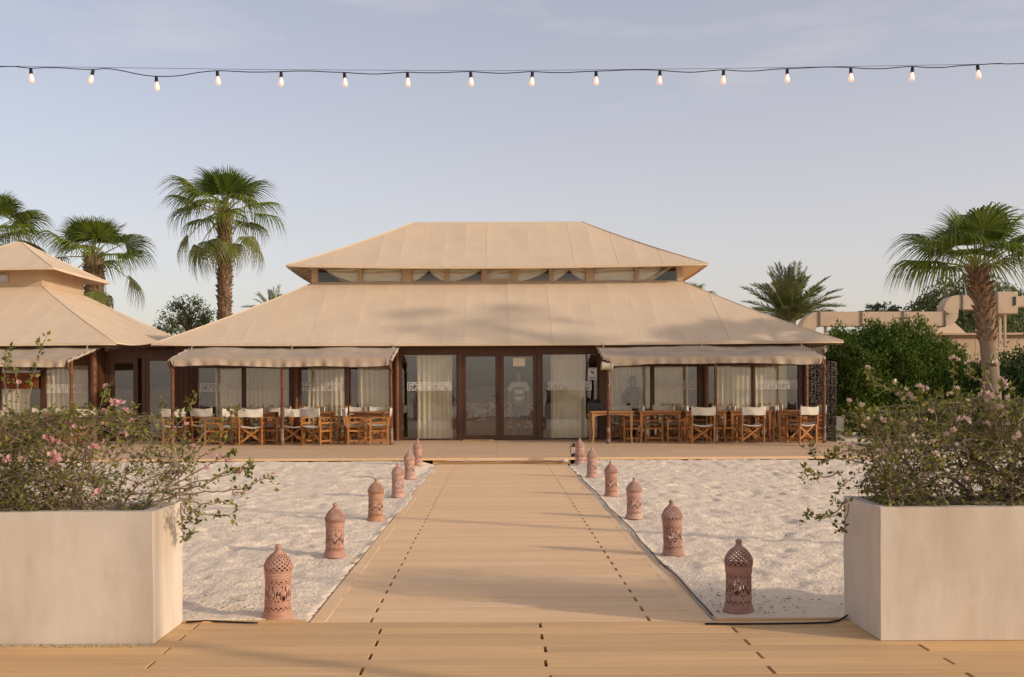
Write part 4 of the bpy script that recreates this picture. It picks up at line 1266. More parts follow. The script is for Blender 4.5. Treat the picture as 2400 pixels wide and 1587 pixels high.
# ---- terracotta lanterns
def lantern_meshes():
    NT = 132
    def surf(prof_fn, z0, z1, nz, hole, th=0.009):
        vs = []; fs = []
        for j in range(nz + 1):
            z = z0 + (z1 - z0) * j / nz
            for k in range(NT):
                a = 2 * math.pi * k / NT; r = prof_fn(z)
                vs.append((r * math.cos(a), r * math.sin(a), z))
        for j in range(nz + 1):
            z = z0 + (z1 - z0) * j / nz
            for k in range(NT):
                a = 2 * math.pi * k / NT; r = prof_fn(z) - th
                vs.append((r * math.cos(a), r * math.sin(a), z))
        O = (nz + 1) * NT
        solid = [[not hole((k + .5) / NT, (z0 + (z1 - z0) * (j + .5) / nz)) for k in range(NT)] for j in range(nz)]
        for j in range(nz):
            for k in range(NT):
                if not solid[j][k]: continue
                k2 = (k + 1) % NT
                a, b, c, d = j * NT + k, j * NT + k2, (j + 1) * NT + k2, (j + 1) * NT + k
                fs.append((a, b, c, d)); fs.append((O + d, O + c, O + b, O + a))
                if j == 0 or not solid[j - 1][k]: fs.append((b, a, O + a, O + b))
                if j == nz - 1 or not solid[j + 1][k]: fs.append((d, c, O + c, O + d))
                if not solid[j][k - 1]: fs.append((a, d, O + d, O + a))
                if not solid[j][k2]: fs.append((c, b, O + b, O + c))
        return vs, fs
    # dome
    dome_p = [(0.296, .082), (.303, .0865), (.315, .0895), (.33, .0905), (.345, .0885), (.362, .082), (.38, .0715), (.394, .0615), (.405, .0505), (.414, .041), (.424, .027), (.436, .019)]
    def rp(z):
        for (za, ra), (zb, rb) in zip(dome_p[:-1], dome_p[1:]):
            if z <= zb: return ra + (rb - ra) * (z - za) / (zb - za)
        return dome_p[-1][1]
    def lattice(nu=16, z0=.304, z1=.416, nv=9, th=.006, k=.66):
        """diamond net: every cell is a ring of four quads round a real hole, with depth"""
        vs = []; fs = []
        zs = []
        for j in range(nv + 1):
            t = j / nv
            zs.append(z0 + (z1 - z0) * (t ** .92))
        def pt(u, w, inner):
            w = max(0.0, min(float(nv), w)); j = min(nv - 1, int(w)); z = zs[j] + (zs[j + 1] - zs[j]) * (w - j)
            r = rp(z) - (th if inner else 0); an = 2 * math.pi * u / nu
            return (r * math.cos(an), r * math.sin(an), z)
        for j in range(0, nv + 1):
            for i in range(nu):
                u = i + .5 * (j % 2)
                cs = [(u, j - 1), (u + .5, j), (u, j + 1), (u - .5, j)]
                edge = j == 0 or j == nv
                kk = k * (1 - .10 * j / nv)
                if j == 0: cs[0] = (u, 0)
                if j == nv: cs[2] = (u, nv)
                cy_ = j if not edge else (.36 if j == 0 else nv - .36)
                b0 = len(vs)
                for inner in (0, 1):
                    vs += [pt(*c, inner) for c in cs]
                    vs += [pt(u + (c[0] - u) * kk, cy_ + (c[1] - cy_) * kk * (1.0 if not edge else .55), inner) for c in cs]
                for q in range(4):
                    q2 = (q + 1) % 4
                    fs.append((b0 + q, b0 + q2, b0 + 4 + q2, b0 + 4 + q))
                    fs.append((b0 + 8 + q2, b0 + 8 + q, b0 + 12 + q, b0 + 12 + q2))
                    fs.append((b0 + 4 + q, b0 + 4 + q2, b0 + 12 + q2, b0 + 12 + q))
        for za, zb in ((.296, z0), (z1, .436)):
            n_ = 5
            for jj in range(n_):
                for i in range(38):
                    b0 = len(vs)
                    for (uu, zz) in ((i, 0), (i + 1, 0), (i + 1, 1), (i, 1)):
                        z = za + (zb - za) * (jj + zz) / n_; r = rp(z); an = 2 * math.pi * uu / 38
                        vs.append((r * math.cos(an), r * math.sin(an), z))
                    fs.append((b0, b0 + 1, b0 + 2, b0 + 3))
        return vs, fs
    vs, fs = lattice()
    dome = new_mesh('dome', vs, fs, terracotta)
    def rb(z): return .0795 + .002 * (1 - (z - .056) / .206) + (.003 if z > .252 or z < .064 else 0) + (.0015 if abs(z - .222) < .003 or abs(z - .094) < .003 else 0)
    def body_hole(u, z):
        def tri(zc, h, n, ph, upw):
            t_ = (z - (zc - h / 2)) / h
            if t_ < 0 or t_ > 1: return False
            w = (1 - t_) if upw else t_
            return abs(((u * n + ph) % 1) - .5) < .36 * w
        if tri(.240, .013, 16, 0, False) or tri(.232, .011, 16, .5, True): return True
        if tri(.076, .013, 16, 0, False) or tri(.069, .011, 16, .5, True): return True
        n = 6
        s = ((u * n) % 1) - .5; ang = s * (2 * math.pi * .08 / n)     # metres along the arc
        def leaf(cx, cz, w, h, lean=0.0):
            dz = (z - cz) / h
            if abs(dz) > 1: return False
            return abs(ang - cx - lean * dz * h) < w * (1 - dz * dz) ** .9
        if leaf(0, .168, .0082, .031): return True
        for sg in (-1, 1):
            if leaf(sg * .0195, .158, .0066, .029, -sg * .14): return True
            if leaf(sg * .029, .194, .0048, .020, sg * .12): return True
            if (ang - sg * .0085) ** 2 + (z - .121) ** 2 < .0062 ** 2: return True
            if leaf(sg * .036, .140, .0052, .027, 0): return True
            if abs(z - .214) < .006 and abs(ang - sg * .030) < .007 * (1 - abs(z - .209) / .012): return True
        if abs(z - .104) < .005 and abs(ang) < .010 * (1 - (z - .099) / .011): return True
        return False
    vs, fs = surf(rb, .056, .262, 100, body_hole)
    body = new_mesh('pierced_body', vs, fs, terracotta)
    m = MB(); m.lathe([(.094, 0), (.098, .006), (.097, .018), (.090, .026), (.090, .034), (.092, .038), (.084, .050), (.080, .058), (.066, .058), (.066, .004)], 40)
    base = new_mesh('base', m.v, m.f, terracotta, True)
    m = MB(); m.lathe([(.074, .258), (.083, .260), (.0845, .268), (.082, .274), (.0855, .282), (.0850, .294), (.080, .300), (.070, .300)], 40, cap=False)
    ring = new_mesh('collar', m.v, m.f, terracotta, True)
    m = MB(); m.lathe([(.019, .430), (.0165, .437), (.0165, .441), (.0215, .450), (.0215, .459), (.016, .468), (.006, .472)], 20)
    fin = new_mesh('finial', m.v, m.f, terracotta, True)
    m = MB(); m.box(-.004, .004, -.002, .002, 0, .008)
    return (('base', base), ('pierced_body', body), ('collar', ring), ('dome', dome), ('finial', fin))
LM = lantern_meshes()
LT = [(650.5, 1457), (784.3, 1308.5), (880, 1223), (932, 1167), (960.5, 1124), (979.5, 1092)]
RT = [(1731, 1441.5), (1578, 1305.6), (1486, 1217.5), (1432.7, 1164.5), (1387, 1119.5), (1358.5, 1088)]
ords = ['nearest', 'second nearest', 'third nearest', 'third farthest', 'second farthest', 'farthest']
for side, lst in (('left', LT), ('right', RT)):
    for i, (px, py) in enumerate(lst):
        pyl = py + (px - VX) * math.tan(ROLL)
        d = F * CAM_H / (pyl - VY); z = 0.0
        for _ in range(3):
            z = float(sand_base(X(px, d), d)) - .006
            d = F * (CAM_H - z) / (pyl - VY)
        d += .09
        root = empty('terracotta_lantern', (X(px - (py - VY) * math.tan(ROLL), d), d, z), random.uniform(0, 6.28))
        root.rotation_euler = (random.uniform(-.03, .03), random.uniform(-.03, .03), random.uniform(0, 6.28))
        tag(root, 'pierced terracotta lantern with domed top, %s on the %s side of the walkway' % (ords[i], side), 'lantern', 'terracotta lanterns lining the walkway')
        mt_ = (terracotta, terra2, terra3, terra4)[(0, 0, 2, 1, 1, 1, 3, 3, 1, 0, 1, 1)[i + (6 if side == 'right' else 0)]]
        root.scale = (random.uniform(.97, 1.03),) * 2 + (random.uniform(.98, 1.03),)
        for nm, me in LM:
            o = bpy.data.objects.new(nm, me); C.objects.link(o); o.parent = root
            o.material_slots[0].link = 'OBJECT'; o.material_slots[0].material = mt_

# ================================================================== CURTAINS AND INTERIOR
def curtain(label, x0, x1, z0, z1, y, seed, fold=0.125, amp=0.035, mat=None, gather=1.0):
    rs = random.Random(seed)
    n = max(12, int((x1 - x0) / 0.012))
    ph = [rs.uniform(0, 6) for _ in range(4)]
    rows = []
    for j in range(9):
        v = j / 8
        row = []
        for i in range(n + 1):
            u = i / n
            x_ = x0 + (x1 - x0) * u
            s = x_ / fold * 2 * math.pi + 1.2 * math.sin(x_ * 3.1 + ph[0]) + 0.25 * math.sin(v * 4 + ph[1])
            a = amp * (0.6 + 0.4 * math.sin(x_ * 5 + ph[2]))
            xx_ = (x0 + x1) / 2 + (x_ - (x0 + x1) / 2) * (1 - (1 - gather) * math.sin(v * math.pi))
            row.append((xx_, y + a * math.sin(s) * (0.75 + .25 * (1 - v)), z0 + (z1 - z0) * v))
        rows.append(row)
    m = MB(); m.grid(rows)
    o = m.build('curtain', mat or curtain_m, smooth=True)
    tag(o, label, 'curtain', 'long cream curtains behind the facade glass')
CY = FY + 0.26
ZC0, ZC1 = DECK_Z + .03, 2.36
cur = [(977, 1061, 'cream curtain behind the fixed glass left of the doors'), (1290, 1374, 'cream curtain behind the fixed glass right of the doors'),
       (505, 571, 'curtain behind the leftmost window of the left terrace, right half'), (576, 682, 'curtain filling the second window of the left terrace'),
       (722, 811, 'sunlit curtain behind the third window of the left terrace'), (838, 922, 'curtain behind the fourth window of the left terrace, beside the doors'),
       (1427, 1527, 'curtain behind the first window right of the doors on the right terrace'), (1531, 1614, 'curtain behind the second window of the right terrace'),
       (1672, 1764, 'curtain behind the third window of the right terrace'), (1768, 1846, 'curtain behind the last window of the right terrace'),
       (4, 70, 'curtain behind the brown board in the small pavilion'), (108, 212, 'curtain behind the etched window of the small pavilion')]
for i, (a, b, lab) in enumerate(cur):
    top = ZC1 if a in (977, 1290) else 2.12
    curtain(lab, X(a, CY), X(b, CY), ZC0, top, CY, 40 + i, gather=0.97)
for px in (492, 716, 1622, 1844):
    m = MB(); m.box(X(px, 27.0) - .06, X(px, 27.0) + .06, 26.95, 27.1, DECK_Z + .012, 2.6); m.build('inner_column', brown, pav)

# clerestory drapes: gathered swags of white cloth behind each pane
def drape(label, xa, xb, style, seed):
    rs = random.Random(seed); m = MB(); rows = []
    n = 26
    zt, zb = cz1 - .01, cz0 + .02
    for j in range(15):
        v = j / 14; row = []
        for i in range(n + 1):
            u = i / n; x_ = xa + (xb - xa) * u
            if style == 'L': bot = 0.10 + 0.95 * min(1, (u * 1.05) ** 0.7)            # tied up at left
            elif style == 'R': bot = 0.10 + 0.95 * min(1, ((1 - u) * 1.05) ** 0.7)
            elif style == 'V': bot = 0.15 + 0.9 * abs(2 * u - 1) ** 0.8
            elif style == 'B': bot = 1.0 - 0.10 * math.sin(u * math.pi)
            else: bot = 0.55 + 0.45 * math.sin(u * math.pi)
            q = v * min(bot, 1.0)
            off = 0.022 * math.sin(v * 19 + 5 * u * (1 if style in 'LB' else -1) + seed) + 0.01 * math.sin(v * 41 + u * 7)
            row.append((x_, CLY + 0.115 + off * .8, zt - (zt - zb) * q - 0.012 * math.sin(u * math.pi) * v))
        rows.append(row)
    m.grid(rows); o = m.build('drape', sheer_m, smooth=True)
    tag(o, label, 'drape', 'white drapes in the upper windows')
sty = ['L', 'B', 'V', 'R', 'B', 'R', 'V', 'B', 'R']
nm = ['first', 'second', 'third', 'fourth', 'fifth, small framed', 'sixth', 'seventh', 'eighth', 'last']
for i, (a, b) in enumerate(CW):
    xa, xb = X(a, CLY), X(b, CLY)
    if i == 8: xb = xa + (xb - xa) * .62
    if i == 0: xa = xa + (xb - xa) * .18
    drape('white drape behind the %s upper window from the left' % nm[i], xa + .01, xb - .01, sty[i], i)

# majlis seat with red and white cushions inside the doors
st = empty('majlis_seat', (X(1165, 29), 29, DECK_Z)); tag(st, 'low wooden seat with red and white cushions inside the doors', 'seat')
m = MB(); m.box(-1.3, 1.3, -.35, .35, .0, .42); m.box(-1.3, 1.3, .28, .42, .42, .95); m.build('frame', signwood, st, local=True)
cush = pmat('red_white_pattern', (0.42, 0.04, 0.045), 0.9, var=0.2, scale=9, col2=(0.72, 0.66, 0.6), c2scale=8, c2lo=0.48, c2hi=0.52)
for k in range(5):
    m = MB(); x_ = -1.04 + .52 * k
    m.box(x_ - .25, x_ + .25, -.34, .26, .42, .58); bevel(m.build('seat_cushion', cush, st, local=True), .05, 3)
    m = MB(); m.box(x_ - .24, x_ + .24, .06, .27, .58, .93); bevel(m.build('back_cushion', cush, st, local=True), .06, 3)
tb = empty('low_table', (X(1235, 27.9), 28.0, DECK_Z)); tag(tb, 'low table draped in red and white cloth inside the right door', 'table')
m = MB(); m.box(-.45, .45, -.3, .3, .40, .44); m.build('table_top', tablewood, tb, local=True)
for sx in (-1, 1):
    for sy in (-1, 1):
        m = MB(); m.box(sx * .4 - .03, sx * .4 + .03, sy * .25 - .03, sy * .25 + .03, 0, .4); m.build('leg', tablewood, tb, local=True)
m = MB(); rows = []
for j in range(9):
    rows.append([((i / 16 - .5) * 1.04, (j / 8 - .5) * .74, .452 + .02 * math.sin(i * 1.7 + j) - (.2 if i in (0, 16) or j in (0, 8) else 0)) for i in range(17)])
m.grid(rows); m.build('table_cloth', cush, tb, smooth=True, local=True)

# ---- people seen through the glass
def skin_mesh(name, verts, edges, radii, mat, parent, root=0, sub=2):
    me = bpy.data.meshes.new(name); me.from_pydata(verts, edges, []); me.materials.append(mat)
    o = bpy.data.objects.new(name, me); C.objects.link(o)
    if parent is not None: o.parent = parent
    sk = o.modifiers.new('skin', 'SKIN'); sk.use_smooth_shade = True
    for i, v in enumerate(me.skin_vertices[0].data):
        r = radii[i]
        v.radius = r if hasattr(r, '__len__') else (r, r)
        v.use_root = (i == root)
    sb = o.modifiers.new('sub', 'SUBSURF'); sb.levels = sub; sb.render_levels = sub
    return o
skin_m = pmat('skin', (0.26, 0.145, 0.095), 0.55, var=0.05)
hair_m = pmat('dark_hair', (0.02, 0.016, 0.014), 0.6, var=0.2)
def person(loc, label, h=1.76, robe=False, rz=0.0):
    root = empty('person', loc, rz); tag(root, label, 'person', 'people behind the glass')
    s = h / 1.76
    V = []; E = []; RD = []
    def chain(pts, start=None):
        prev = start
        for p, r in pts:
            V.append((p[0] * s, p[1] * s, p[2] * s)); RD.append((r[0] * s, r[1] * s) if hasattr(r, '__len__') else r * s)
            i = len(V) - 1
            if prev is not None: E.append((prev, i))
            prev = i
        return prev
    pel = chain([((0, 0, .95), (.15, .11))])
    nk = chain([((0, .0, 1.08), (.135, .10)), ((0, 0, 1.25), (.155, .11)), ((0, .01, 1.42), (.13, .09)), ((0, .0, 1.50), .055), ((0, -.01, 1.56), .056)], pel)
    chain([((0, -.015, 1.62), (.075, .09)), ((0, -.015, 1.69), (.078, .092)), ((0, -.005, 1.745), (.05, .06))], nk)
    up = 3
    for sg in (-1, 1):
        el = chain([((sg * .17, .0, 1.42), .062), ((sg * .225, .01, 1.30), .052), ((sg * .255, .02, 1.14), .042), ((sg * .25, -.03, 1.0), .036), ((sg * .245, -.06, .90), .027)], up)
        pm = chain([((sg * .245, -.07, .85), (.022, .036)), ((sg * .243, -.075, .81), (.018, .036))], el)
        for q, ln in ((-.028, .062), (-.010, .075), (.010, .070), (.028, .052)):
            chain([((sg * .240, -.075 + q, .785), .009), ((sg * .234, -.080 + q, .785 - ln * .55), .0085), ((sg * .226, -.078 + q, .785 - ln), .007)], pm)
        chain([((sg * .235, -.108, .84), .010), ((sg * .228, -.122, .80), .009)], el)
        ft = chain([((sg * .09, 0, .86), .088), ((sg * .10, -.01, .52), .062), ((sg * .10, .015, .30), .055), ((sg * .10, .02, .09), .040)], pel)
        chain([((sg * .105, -.03, .05), (.042, .035)), ((sg * .11, -.12, .035), (.042, .026))], ft)
    skin_mesh('body', V, E, RD, skin_m, root)
    # face: nose, brows, ears, hair as small forms on the head
    m = MB()
    m.lathe([(.001, 1.605), (.080, 1.66), (.086, 1.70), (.078, 1.74), (.05, 1.775), (.005, 1.785)], 16, (0, .012, 0))
    m.v = [(v[0] * s, v[1] * s, v[2] * s) for v in m.v]
    m.v = [(v[0], max(v[1], -.055 * s) if v[2] < 1.715 * s else v[1], v[2]) for v in m.v]
    m.build('hair', hair_m, root, smooth=True, local=True)
    if not robe:
        shirt = pmat('striped_polo', (0.62, 0.60, 0.55), 0.9, var=0.03)
        V = []; E = []; RD = []
        a = chain([((0, 0, .93), (.165, .125)), ((0, 0, 1.08), (.152, .115)), ((0, 0, 1.25), (.170, .125)), ((0, .01, 1.41), (.145, .105)), ((0, .0, 1.475), .072)])
        for sg in (-1, 1): chain([((sg * .18, .0, 1.415), .076), ((sg * .232, .012, 1.29), .074), ((sg * .25, .018, 1.22), .074)], 3)
        skin_mesh('polo_shirt', V, E, RD, shirt, root)
        st_ = pmat('grey_shirt_stripe', (0.16, 0.17, 0.17), 0.9)
        for zc in (1.30, 1.12):
            m = MB(); m.lathe([(.001, zc - .03), (.186, zc - .029), (.188, zc), (.186, zc + .029), (.001, zc + .03)], 24)
            m.v = [(v[0] * s * .93, v[1] * s * .72, v[2] * s) for v in m.v]; m.build('shirt_stripe', st_, root, smooth=True, local=True)
        tro = pmat('dark_trousers', (0.05, 0.05, 0.06), 0.9)
        V = []; E = []; RD = []
        chain([((0, 0, .95), (.158, .12))])
        for sg in (-1, 1): chain([((sg * .09, 0, .86), .100), ((sg * .10, -.005, .52), .080), ((sg * .10, .01, .10), .070)], 0)
        skin_mesh('trousers', V, E, RD, tro, root)
    else:
        rb = pmat('dark_robe', (0.035, 0.03, 0.027), 0.9)
        m = MB(); pr = [(.30, .03), (.26, .4), (.215, .8), (.18, 1.05), (.20, 1.3), (.17, 1.45), (.07, 1.50)]
        m.lathe(pr, 24); m.v = [(v[0] * s, v[1] * s * .7, v[2] * s) for v in m.v]; m.build('robe', rb, root, smooth=True, local=True)
        V = []; E = []; RD = []
        for sg in (-1, 1):
            b = len(V); V2 = [((0, .01, 1.40), .10), ((sg * .17, .0, 1.41), .08), ((sg * .235, .01, 1.28), .08), ((sg * .262, .02, 1.13), .08), ((sg * .25, -.03, .98), .085)]
            chain(V2)
        skin_mesh('sleeve', V, E, RD, rb, root)
        m = MB(); m.lathe([(.05, 1.50), (.10, 1.56), (.108, 1.66), (.095, 1.75), (.05, 1.79), (.004, 1.80)], 16, (0, .02, 0)); m.v = [(v[0] * s, max(v[1] * s, -.05 * s), v[2] * s) for v in m.v]
        m.build('headscarf', rb, root, smooth=True, local=True)
    return root
person((X(1216, 27.1), 27.1, DECK_Z + .012), 'standing person in a pale striped polo shirt behind the right door', 1.77)
person((X(1484, 26.44), 26.46, DECK_Z + .012), 'dark robed person standing behind the first window of the right terrace', 1.58, robe=True)

# ================================================================== STRING LIGHTS
SL = 8.0
B = [(72, 160), (219, 163), (366, 179), (509, 166), (659, 168), (807, 170), (955, 169.5), (1103, 168), (1248, 168), (1397, 167), (1547, 165), (1696, 164), (1845, 161), (1994, 158.5), (2139, 156), (2291, 152)]
sl = empty('string_lights', (0, SL, 3.9)); tag(sl, 'string of lit teardrop bulbs on a dark wire across the sky', 'string lights')
pts = [(-6.4, SL, 4.02), (-5.2, SL, 3.96)]
wire_pts = [(0, 156.5), (40, 157)]
for i, (bx_, by_) in enumerate(B):
    wire_pts.append((bx_, by_))
    if i < len(B) - 1:
        nx_, ny_ = B[i + 1]
        dip = random.choice([3, 4, 5, 2, -2])
        if i == 1: wire_pts += [(bx_ + 30, by_ - 2), (bx_ + 62, by_ + 2), (bx_ + 110, ny_ - 4)]
        elif i == 2: wire_pts += [(bx_ + 50, by_ - 1), (bx_ + 100, ny_ + 4)]
        else: wire_pts += [(bx_ + 35, by_ + dip * .6), (bx_ + 75, (by_ + ny_) / 2 + dip), (bx_ + 112, ny_ + dip * .5)]
wire_pts += [(2340, 149), (2400, 149)]
pts += [tuple(P(a, b, SL)) for a, b in wire_pts] + [(5.3, SL, 4.03), (6.4, SL, 4.12)]
# smooth the wire
def smooth_path(p, n=4):
    p = [Vector(q) for q in p]; o = []
    for i in range(len(p) - 1):
        p0 = p[max(i - 1, 0)]; p1 = p[i]; p2 = p[i + 1]; p3 = p[min(i + 2, len(p) - 1)]
        for k in range(n):
            t = k / n
            o.append(0.5 * ((2 * p1) + (p2 - p0) * t + (2 * p0 - 5 * p1 + 4 * p2 - p3) * t * t + (3 * p1 - p0 - 3 * p2 + p3) * t ** 3))
    o.append(p[-1]); return o
m = MB(); m.tube(smooth_path(pts, 4), 0.0038, 5); m.build('wire', black, sl, smooth=True)
m = MB(); m.lathe([(.011, -.004), (.0125, -.008), (.0125, -.034), (.0145, -.036), (.0145, -.044)], 12); sock = new_mesh('socket', m.v, m.f, black, True)
m = MB(); m.lathe([(.012, -.042), (.014, -.052), (.019, -.070), (.0225, -.085), (.0225, -.100), (.018, -.112), (.009, -.119), (.001, -.120)], 14); bulbme = new_mesh('bulb', m.v, m.f, bulb_m, True)
m = MB(); m.tube([(0, 0, -.046), (.003, 0, -.06), (-.003, 0, -.075), (.003, 0, -.09), (0, 0, -.098)], .0045, 6); filme = new_mesh('filament', m.v, m.f, fil_m, True)
for bx_, by_ in B:
    p = P(bx_, by_, SL)
    s = bpy.data.objects.new('socket', sock); C.objects.link(s); s.parent = sl; s.location = p - wloc(sl)
    s.rotation_euler = (random.uniform(-.1, .1), random.uniform(-.12, .1), 0)
    if bx_ == 219: s.rotation_euler = (0, .26, 0)
    b = bpy.data.objects.new('bulb', bulbme); C.objects.link(b); b.parent = s; b.scale = (.94, .94, .97)
    f = bpy.data.objects.new('filament', filme); C.objects.link(f); f.parent = b
m = MB(); m.tube([(-6.4, SL + .01, 4.06), tuple(P(0, 155, SL + .01)), tuple(P(600, 163, SL + .01)), tuple(P(1150, 166, SL + .01)), tuple(P(1700, 160.5, SL + .01)), tuple(P(2400, 149, SL + .01)), (6.4, SL + .01, 4.16)], 0.0016, 4)
tag(m.build('support_wire', blackmetal), 'thin steel support wire just above the string lights', 'wire')
polewood = pmat('weathered_pole', (0.20, 0.14, 0.09), 0.85, var=0.2, scale=6, stretch=(1, 1, .2))
for loc, hgt, lab in (((-6.4, SL + .06, -.1), 4.3, 'timber pole holding the left end of the string lights'), ((6.4, SL + .06, -.1), 4.4, 'timber pole holding the right end of the string lights'),
                      ((4.35, 3.0, -.1), 3.4, 'timber pole near the camera to the right')):
    m = MB(); m.lathe([(.07, 0), (.066, hgt * .5), (.06, hgt), (.04, hgt + .02)], 10)
    o = m.build('light_pole', polewood, smooth=True); o.location = loc; tag(o, lab, 'pole', 'timber poles for the lights')

# ================================================================== RIGHT-HAND BACKGROUND
DD = 33.0
duct = empty('air_duct', (X(2040, DD), DD, 2.5)); tag(duct, 'beige rectangular ventilation duct with bends above the hedge', 'duct')
def duct_sweep(path, hh, dy, name='duct_run', closed_ends=True):
    """path: list of (px,py) centreline points; square section swept in the picture-parallel plane"""
    pp = [P(a, b, DD) for a, b in path]
    m = MB(); rows_ = []
    for i, p in enumerate(pp):
        t = (pp[min(i + 1, len(pp) - 1)] - pp[max(i - 1, 0)]).normalized()
        nrm = Vector((-t.z, 0, t.x))
        rows_.append([p + nrm * hh / 2 + Vector((0, -dy / 2, 0)), p + nrm * hh / 2 + Vector((0, dy / 2, 0)), p - nrm * hh / 2 + Vector((0, dy / 2, 0)), p - nrm * hh / 2 + Vector((0, -dy / 2, 0)), p + nrm * hh / 2 + Vector((0, -dy / 2, 0))])
    m.grid(rows_); b0 = 0; e = len(m.v) - 5
    m.f += [(0, 1, 2, 3), (e + 3, e + 2, e + 1, e)]
    return m.build(name, tan_metal, duct)
def arc_px(cx, cy, r, a0, a1, n=8): return [(cx + r * math.cos(R(a0 + (a1 - a0) * i / n)), cy - r * math.sin(R(a0 + (a1 - a0) * i / n))) for i in range(n + 1)]
HH = 33 * DD / F
duct_sweep(arc_px(1916, 774, 26, 180, 90), HH, .55, 'duct_elbow')
joints = [1915, 2013, 2110, 2207]
for a, b in zip(joints[:-1], joints[1:]):
    duct_sweep([(a + 1, 748.5), (b - 1, 748.5)], HH, .55)
duct_sweep([(2208, 748.5)] + arc_px(2208, 735.5, 13, 270, 360, 8)[1:] + arc_px(2246, 724, 25, 180, 90, 8)[:0], HH, .55, 'duct_elbow')
duct_sweep([(2221, 736), (2221, 727)] + arc_px(2238, 727, 17, 180, 90, 8)[1:] + [(2246, 710)], HH, .55, 'duct_elbow')
duct_sweep([(2247, 710), (2325, 709)], HH, .55)
m = MB(); a = P(2325, 737, DD); b = P(2371, 686, DD); m.box(a.x, b.x, DD - .4, DD + .4, a.z, b.z); bevel(m.build('fan_box', tan_metal, duct), .015)
m = MB(); q = P(2363, 708, DD); m.box(q.x - .04, q.x + .04, DD - .425, DD - .401, q.z - .14, q.z + .14); m.build('latch', blackmetal, duct)
duct_sweep([(2372, 708), (2520, 708)], 24 * DD / F, .5)
for px in joints + [2247]:
    m = MB(); cz_ = P(px, 748.5 if px < 2230 else 710, DD).z; x_ = X(px, DD)
    m.box(x_ - .022, x_ + .022, DD - .31, DD + .31, cz_ - HH / 2 - .03, cz_ + HH / 2 + .03); m.build('flange', pmat('duct_flange', (.17, .14, .11), .6), duct)
for px in (1935, 2060, 2150, 2344):
    m = MB(); x_ = X(px, DD); m.box(x_ - .04, x_ + .04, DD - .04, DD + .04, -.1, P(px, 766 if px < 2230 else 737, DD).z); m.build('support_leg', tan_metal, duct)

sb = empty('service_building', (X(2240, 36), 36, 0)); tag(sb, 'low beige flat-roofed service building behind the hedge on the right', 'building')
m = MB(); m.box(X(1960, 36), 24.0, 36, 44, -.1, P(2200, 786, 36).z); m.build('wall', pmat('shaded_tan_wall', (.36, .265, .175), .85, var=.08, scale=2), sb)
rz_ = P(2200, 786, 36).z
m = MB(); m.box(X(1955, 36), 24.2, 35.8, 44.2, rz_ + .002, rz_ + .07); m.build('roof_slab', tan_wall, sb)
m = MB(); m.add([(X(2095, 38), 37, rz_ + .07), (X(2240, 38), 37, rz_ + .07), (X(2180, 38), 37, P(2180, 729, 37).z), (X(2095, 38), 43, rz_ + .07), (X(2240, 38), 43, rz_ + .07), (X(2180, 38), 43, P(2180, 729, 37).z)], [(0, 1, 2), (5, 4, 3), (0, 2, 5, 3), (1, 4, 5, 2)])
m.build('roof_ridge', canvas, sb)
for k in range(12):
    xa = X(2215, 36) + k * 1.05
    m = MB(); m.box(xa + .006, xa + 1.044, 35.97, 35.998, .2, rz_ - .12); m.build('wall_panel', tan_wall, sb)
m = MB(); m.box(X(2300, 35), X(2300, 35) + .09, 34.9, 35, 0, P(2300, 735, 35).z); m.box(X(2352, 35), X(2352, 35) + .06, 34.9, 35, 0, P(2352, 735, 35).z); m.build('post', tan_metal, sb)
m = MB(); m.tube([(X(2305, 35), 34.95, 1.9), (X(2355, 35), 34.95, 1.9)], .02, 6); m.tube([(X(2322, 35), 34.95, 1.2), (X(2322, 35), 34.95, 1.9)], .015, 6); m.tube([(X(2338, 35), 34.95, 1.2), (X(2338, 35), 34.95, 1.9)], .015, 6); m.build('hand_rail', blackmetal, sb)
gw = MB(); a = P(2330, 815, 30); gw.box(a.x, 24, 30, 30.2, -.1, a.z); tag(gw.build('garden_wall', tan_wall), 'plain beige garden wall behind the right-hand shrub', 'wall')
m = MB(); c_ = P(1955, 788, 34)
for k in range(24):
    pass
pts = [(c_.x + .19 * math.cos(R(a_)), 33.9, c_.z + .19 * math.sin(R(a_))) for a_ in range(-20, 201, 20)]
m.tube(pts, .075, 10); tag(m.build('vent_hood', steel, smooth=True), 'bright metal curved vent hood below the duct at the roof corner', 'vent')

# gabion wall and concrete blocks at the end of the terrace
gb = empty('gabion_wall', (8.5, 26.7, DECK_Z)); tag(gb, 'gabion wall of dark stones in wire mesh at the right end of the facade', 'gabion wall')
bm = bmesh.new()
rs = random.Random(3)
GX0, GX1 = X(1895, 26.5), X(1962, 26.5)
xq = GX0
while xq < GX1:
    z = DECK_Z
    while z < 2.05:
        r = rs.uniform(.040, .058)
        ret = bmesh.ops.create_icosphere(bm, subdivisions=1, radius=r)
        mt = Matrix.Translation((xq + rs.uniform(-.02, .02), 26.55 + rs.uniform(-.03, .04), z + r * .8)) @ Matrix.Rotation(rs.uniform(0, 6), 4, 'Z') @ Matrix.Diagonal((rs.uniform(.8, 1.4), rs.uniform(.8, 1.2), rs.uniform(.65, 1), 1))
        for v in ret['verts']:
            v.co = v.co * rs.uniform(.85, 1.12)
        bmesh.ops.transform(bm, matrix=mt, verts=ret['verts'])
        z += r * 1.45
    xq += .088
me = bpy.data.meshes.new('stones'); bm.to_mesh(me); bm.free(); me.materials.append(stone)
o = bpy.data.objects.new('stones', me); link(o, gb); o['kind'] = 'stuff'
m = MB(); m.box(GX0 - .05, GX1 + .02, 26.60, 26.9, -.1, 2.04); m.build('core', pmat('gabion_core', (.05, .04, .032), .95), gb)
m = MB()
q = GX0 - .04
while q <= GX1 + .01: m.tube([(q, 26.475, -.05), (q, 26.475, 2.06)], .004, 4); q += .105
